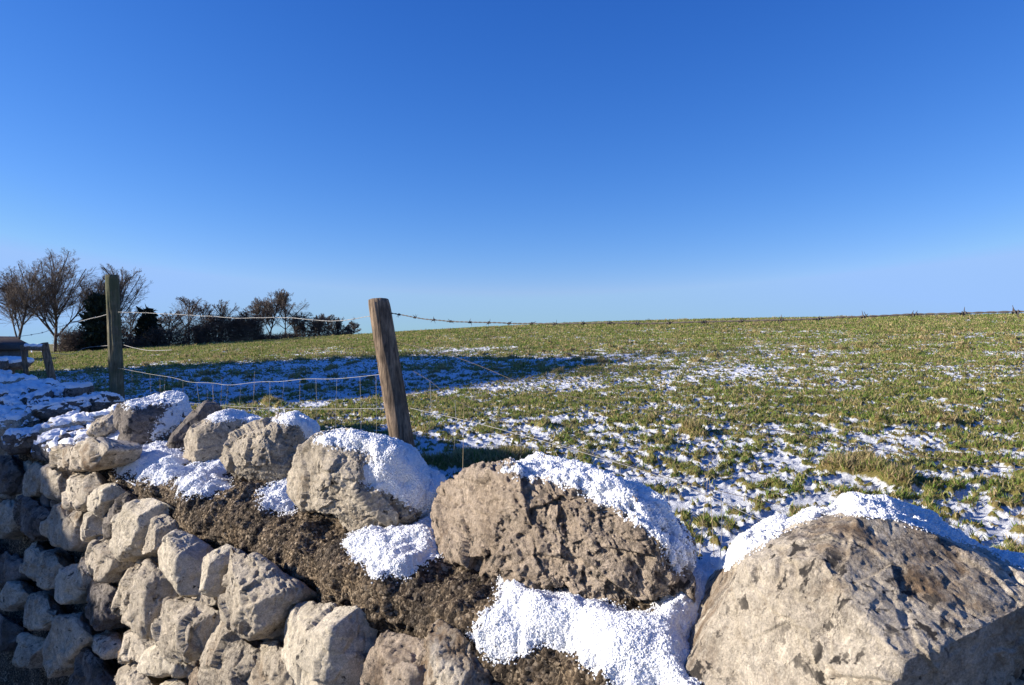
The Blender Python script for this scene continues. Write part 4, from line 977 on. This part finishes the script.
def thicket(pxa, pxb, Ya, Yb, hpx, label, seed, n=9000, mat='thicket'):
    rg = np.random.RandomState(seed); t = rg.rand(n); px = pxa+(pxb-pxa)*t; Yt = Ya+(Yb-Ya)*t+rg.uniform(-1.2, 1.2, n); x = (px-CX)/F*Yt
    prof_ = hpx/F*Yt*np.clip(.75+.55*perlin(np.stack([x*.6, 0*x+seed, 0*x], 1))+.3*perlin(np.stack([x*2.3, 0*x+seed, 0*x], 1)), .15, 1.4)
    z0 = ground_z(x, Yt); hgt = prof_*rg.rand(n)**1.15
    c = np.stack([x, Yt, z0+hgt], 1); L_ = rg.uniform(.25, .8, n)[:, None]; d = rg.normal(size=(n, 3)); d[:, 2] = np.abs(d[:, 2])*.9; d /= np.linalg.norm(d, axis=1)[:, None]
    S = np.concatenate([c, c+d*L_, np.full((n, 1), .022), np.full((n, 1), .010)], 1); V, q = seg_mesh(S, 3)
    mid_ = np.array([V[:, 0].mean(), V[:, 1].mean(), z0.mean()])
    o = mesh_obj('hedge', V, q, M[mat], loc=mid_); tag(o, label, 'hedge', 'hedge sections under the far trees'); return o

bare_tree(16, 60, 262, 'bare tree at the very left edge, its trunk behind the dark shed roof', 1, leaders=2)
bare_tree(55, 62, 252, 'tallest bare tree with a wide fan shaped crown between the stakes and the upright post', 2, leaders=5, wide=1.3)
bare_tree(112, 64, 265, 'bare tree directly behind the upright post', 3, leaders=3, wide=1.1)
bare_tree(131, 66, 306, 'low bare tree just right of the upright post', 4, density=.9, spread=1.2)
bare_tree(166, 68, 309, 'crooked dark bare tree right of the smaller evergreen', 5, density=.9, gnarl=.2, spread=1.2, leaders=2, wide=1.3)
bare_tree(189, 69, 296, 'fine twigged round headed bare tree left of the dense hedge trees', 6, density=.9)
bare_tree(207, 70, 300, 'bare tree with steep upright twigs, left one of the close pair over the hedge', 7, density=.9, wide=.7)
bare_tree(222, 71, 299, 'bare tree with steep upright twigs, right one of the close pair over the hedge', 8, density=.9, wide=.7)
bare_tree(243, 72, 311, 'low dark bare tree left of the two taller skyline trees', 9, density=.9, spread=1.2, leaders=2, wide=1.3)
bare_tree(268, 74, 289, 'left one of the two taller skyline trees with a full round crown', 10, density=1.1, leaders=2)
bare_tree(284, 75, 291, 'right one of the two taller skyline trees with a curved trunk', 11, density=.9, lean=.4)
bare_tree(296, 75.5, 312, 'short bare tree leaning beside the two taller skyline trees', 12, density=.9, spread=1.2, leaders=2, wide=1.3, gnarl=.2)
bare_tree(307, 76, 314, 'flat topped bare tree on the skyline, first of the low row', 13, density=.9, spread=1.2, leaders=2, wide=1.3, gnarl=.2)
bare_tree(319, 77, 316, 'wind bent bare tree on the skyline, second of the low row', 14, density=.9, spread=1.2, leaders=2, wide=1.3, gnarl=.2)
bare_tree(329, 77.5, 313, 'slightly taller tree with pale twigs in the middle of the low skyline row', 15, density=.9, spread=1.2)
bare_tree(338, 78, 317, 'spreading bare tree last but one of the low skyline row', 16, density=.9, spread=1.2, leaders=2, wide=1.3, gnarl=.2)
bare_tree(350, 79, 320, 'small lone bare tree ending the skyline row nearest the leaning post', 17, density=.9, spread=1.2, leaders=2, wide=1.3, gnarl=.25)
bare_tree(-560, 14.5, -75, 'unseen bare tree added by the near barn corner to break up its shadow', 51, 'unseen trees added to roughen the barn shadow', leaders=3, wide=1.2)  # these three are added out of view to roughen the barn's shadow edge
bare_tree(-330, 20, -2, 'unseen bare tree added against the barn end wall to break up its shadow', 52, 'unseen trees added to roughen the barn shadow', leaders=3, wide=1.1)
bare_tree(-205, 25.5, 95, 'unseen bare tree added by the far barn corner to break up its shadow', 53, 'unseen trees added to roughen the barn shadow', leaders=3, wide=1.1)
conifer(97, 61, 293, 34, 'big dark evergreen left of the upright post', 21)
conifer(148, 66, 309, 26, 'smaller dark evergreen right of the upright post', 22)
thicket(60, 112, 59, 63, 26, 'dark thicket under the big evergreen', 31, 3000)
thicket(112, 200, 63, 69, 22, 'dark undergrowth from the upright post to the round headed tree', 32, 3600)
thicket(195, 262, 68.5, 73, 30, 'dense brown hedge with close standing stems left of the taller skyline trees', 33, 5500)
thicket(258, 352, 73, 78.5, 7, 'thin low undergrowth below the skyline row', 34, 1800)
# dark shed roof behind the left trees
xs = place(-16, 40); gzz = gz(xs, 40)
root = empty('shed', (xs, 40, gzz)); tag(root, 'dark low shed with a sloping roof under the trees at the left edge', 'building')
V = np.array([(x, y, z) for y in (38.6, 42) for (x, z) in ((xs-1.2, gzz-.2), (xs-1.2, gzz+.7), (xs+.1, gzz+1.3), (xs+1.1, gzz+.8), (xs+1.1, gzz-.2))])
mesh_obj('wall', V, [[0, 1, 2, 3, 4], [9, 8, 7, 6, 5], [0, 5, 6, 1], [3, 8, 9, 4], [1, 6, 7, 2], [2, 7, 8, 3]], M['barnroof'], root, loc=(xs, 40, gzz), smooth=False)
for (xa, za, xb, zb_) in ((xs-1.5, gzz+.62, xs+.1, gzz+1.36), (xs+.1, gzz+1.36, xs+1.4, gzz+.70)):
    V = np.array([(x, y, z+dz) for y in (38.3, 42.3) for dz in (.0, .1) for (x, z) in ((xa, za), (xb, zb_))])
    mesh_obj('roof', V, [[0, 1, 3, 2], [4, 6, 7, 5], [0, 4, 5, 1], [2, 3, 7, 6], [1, 5, 7, 3], [0, 2, 6, 4]], M['wood_dark'], root, loc=(xs, 40, gzz), smooth=False)
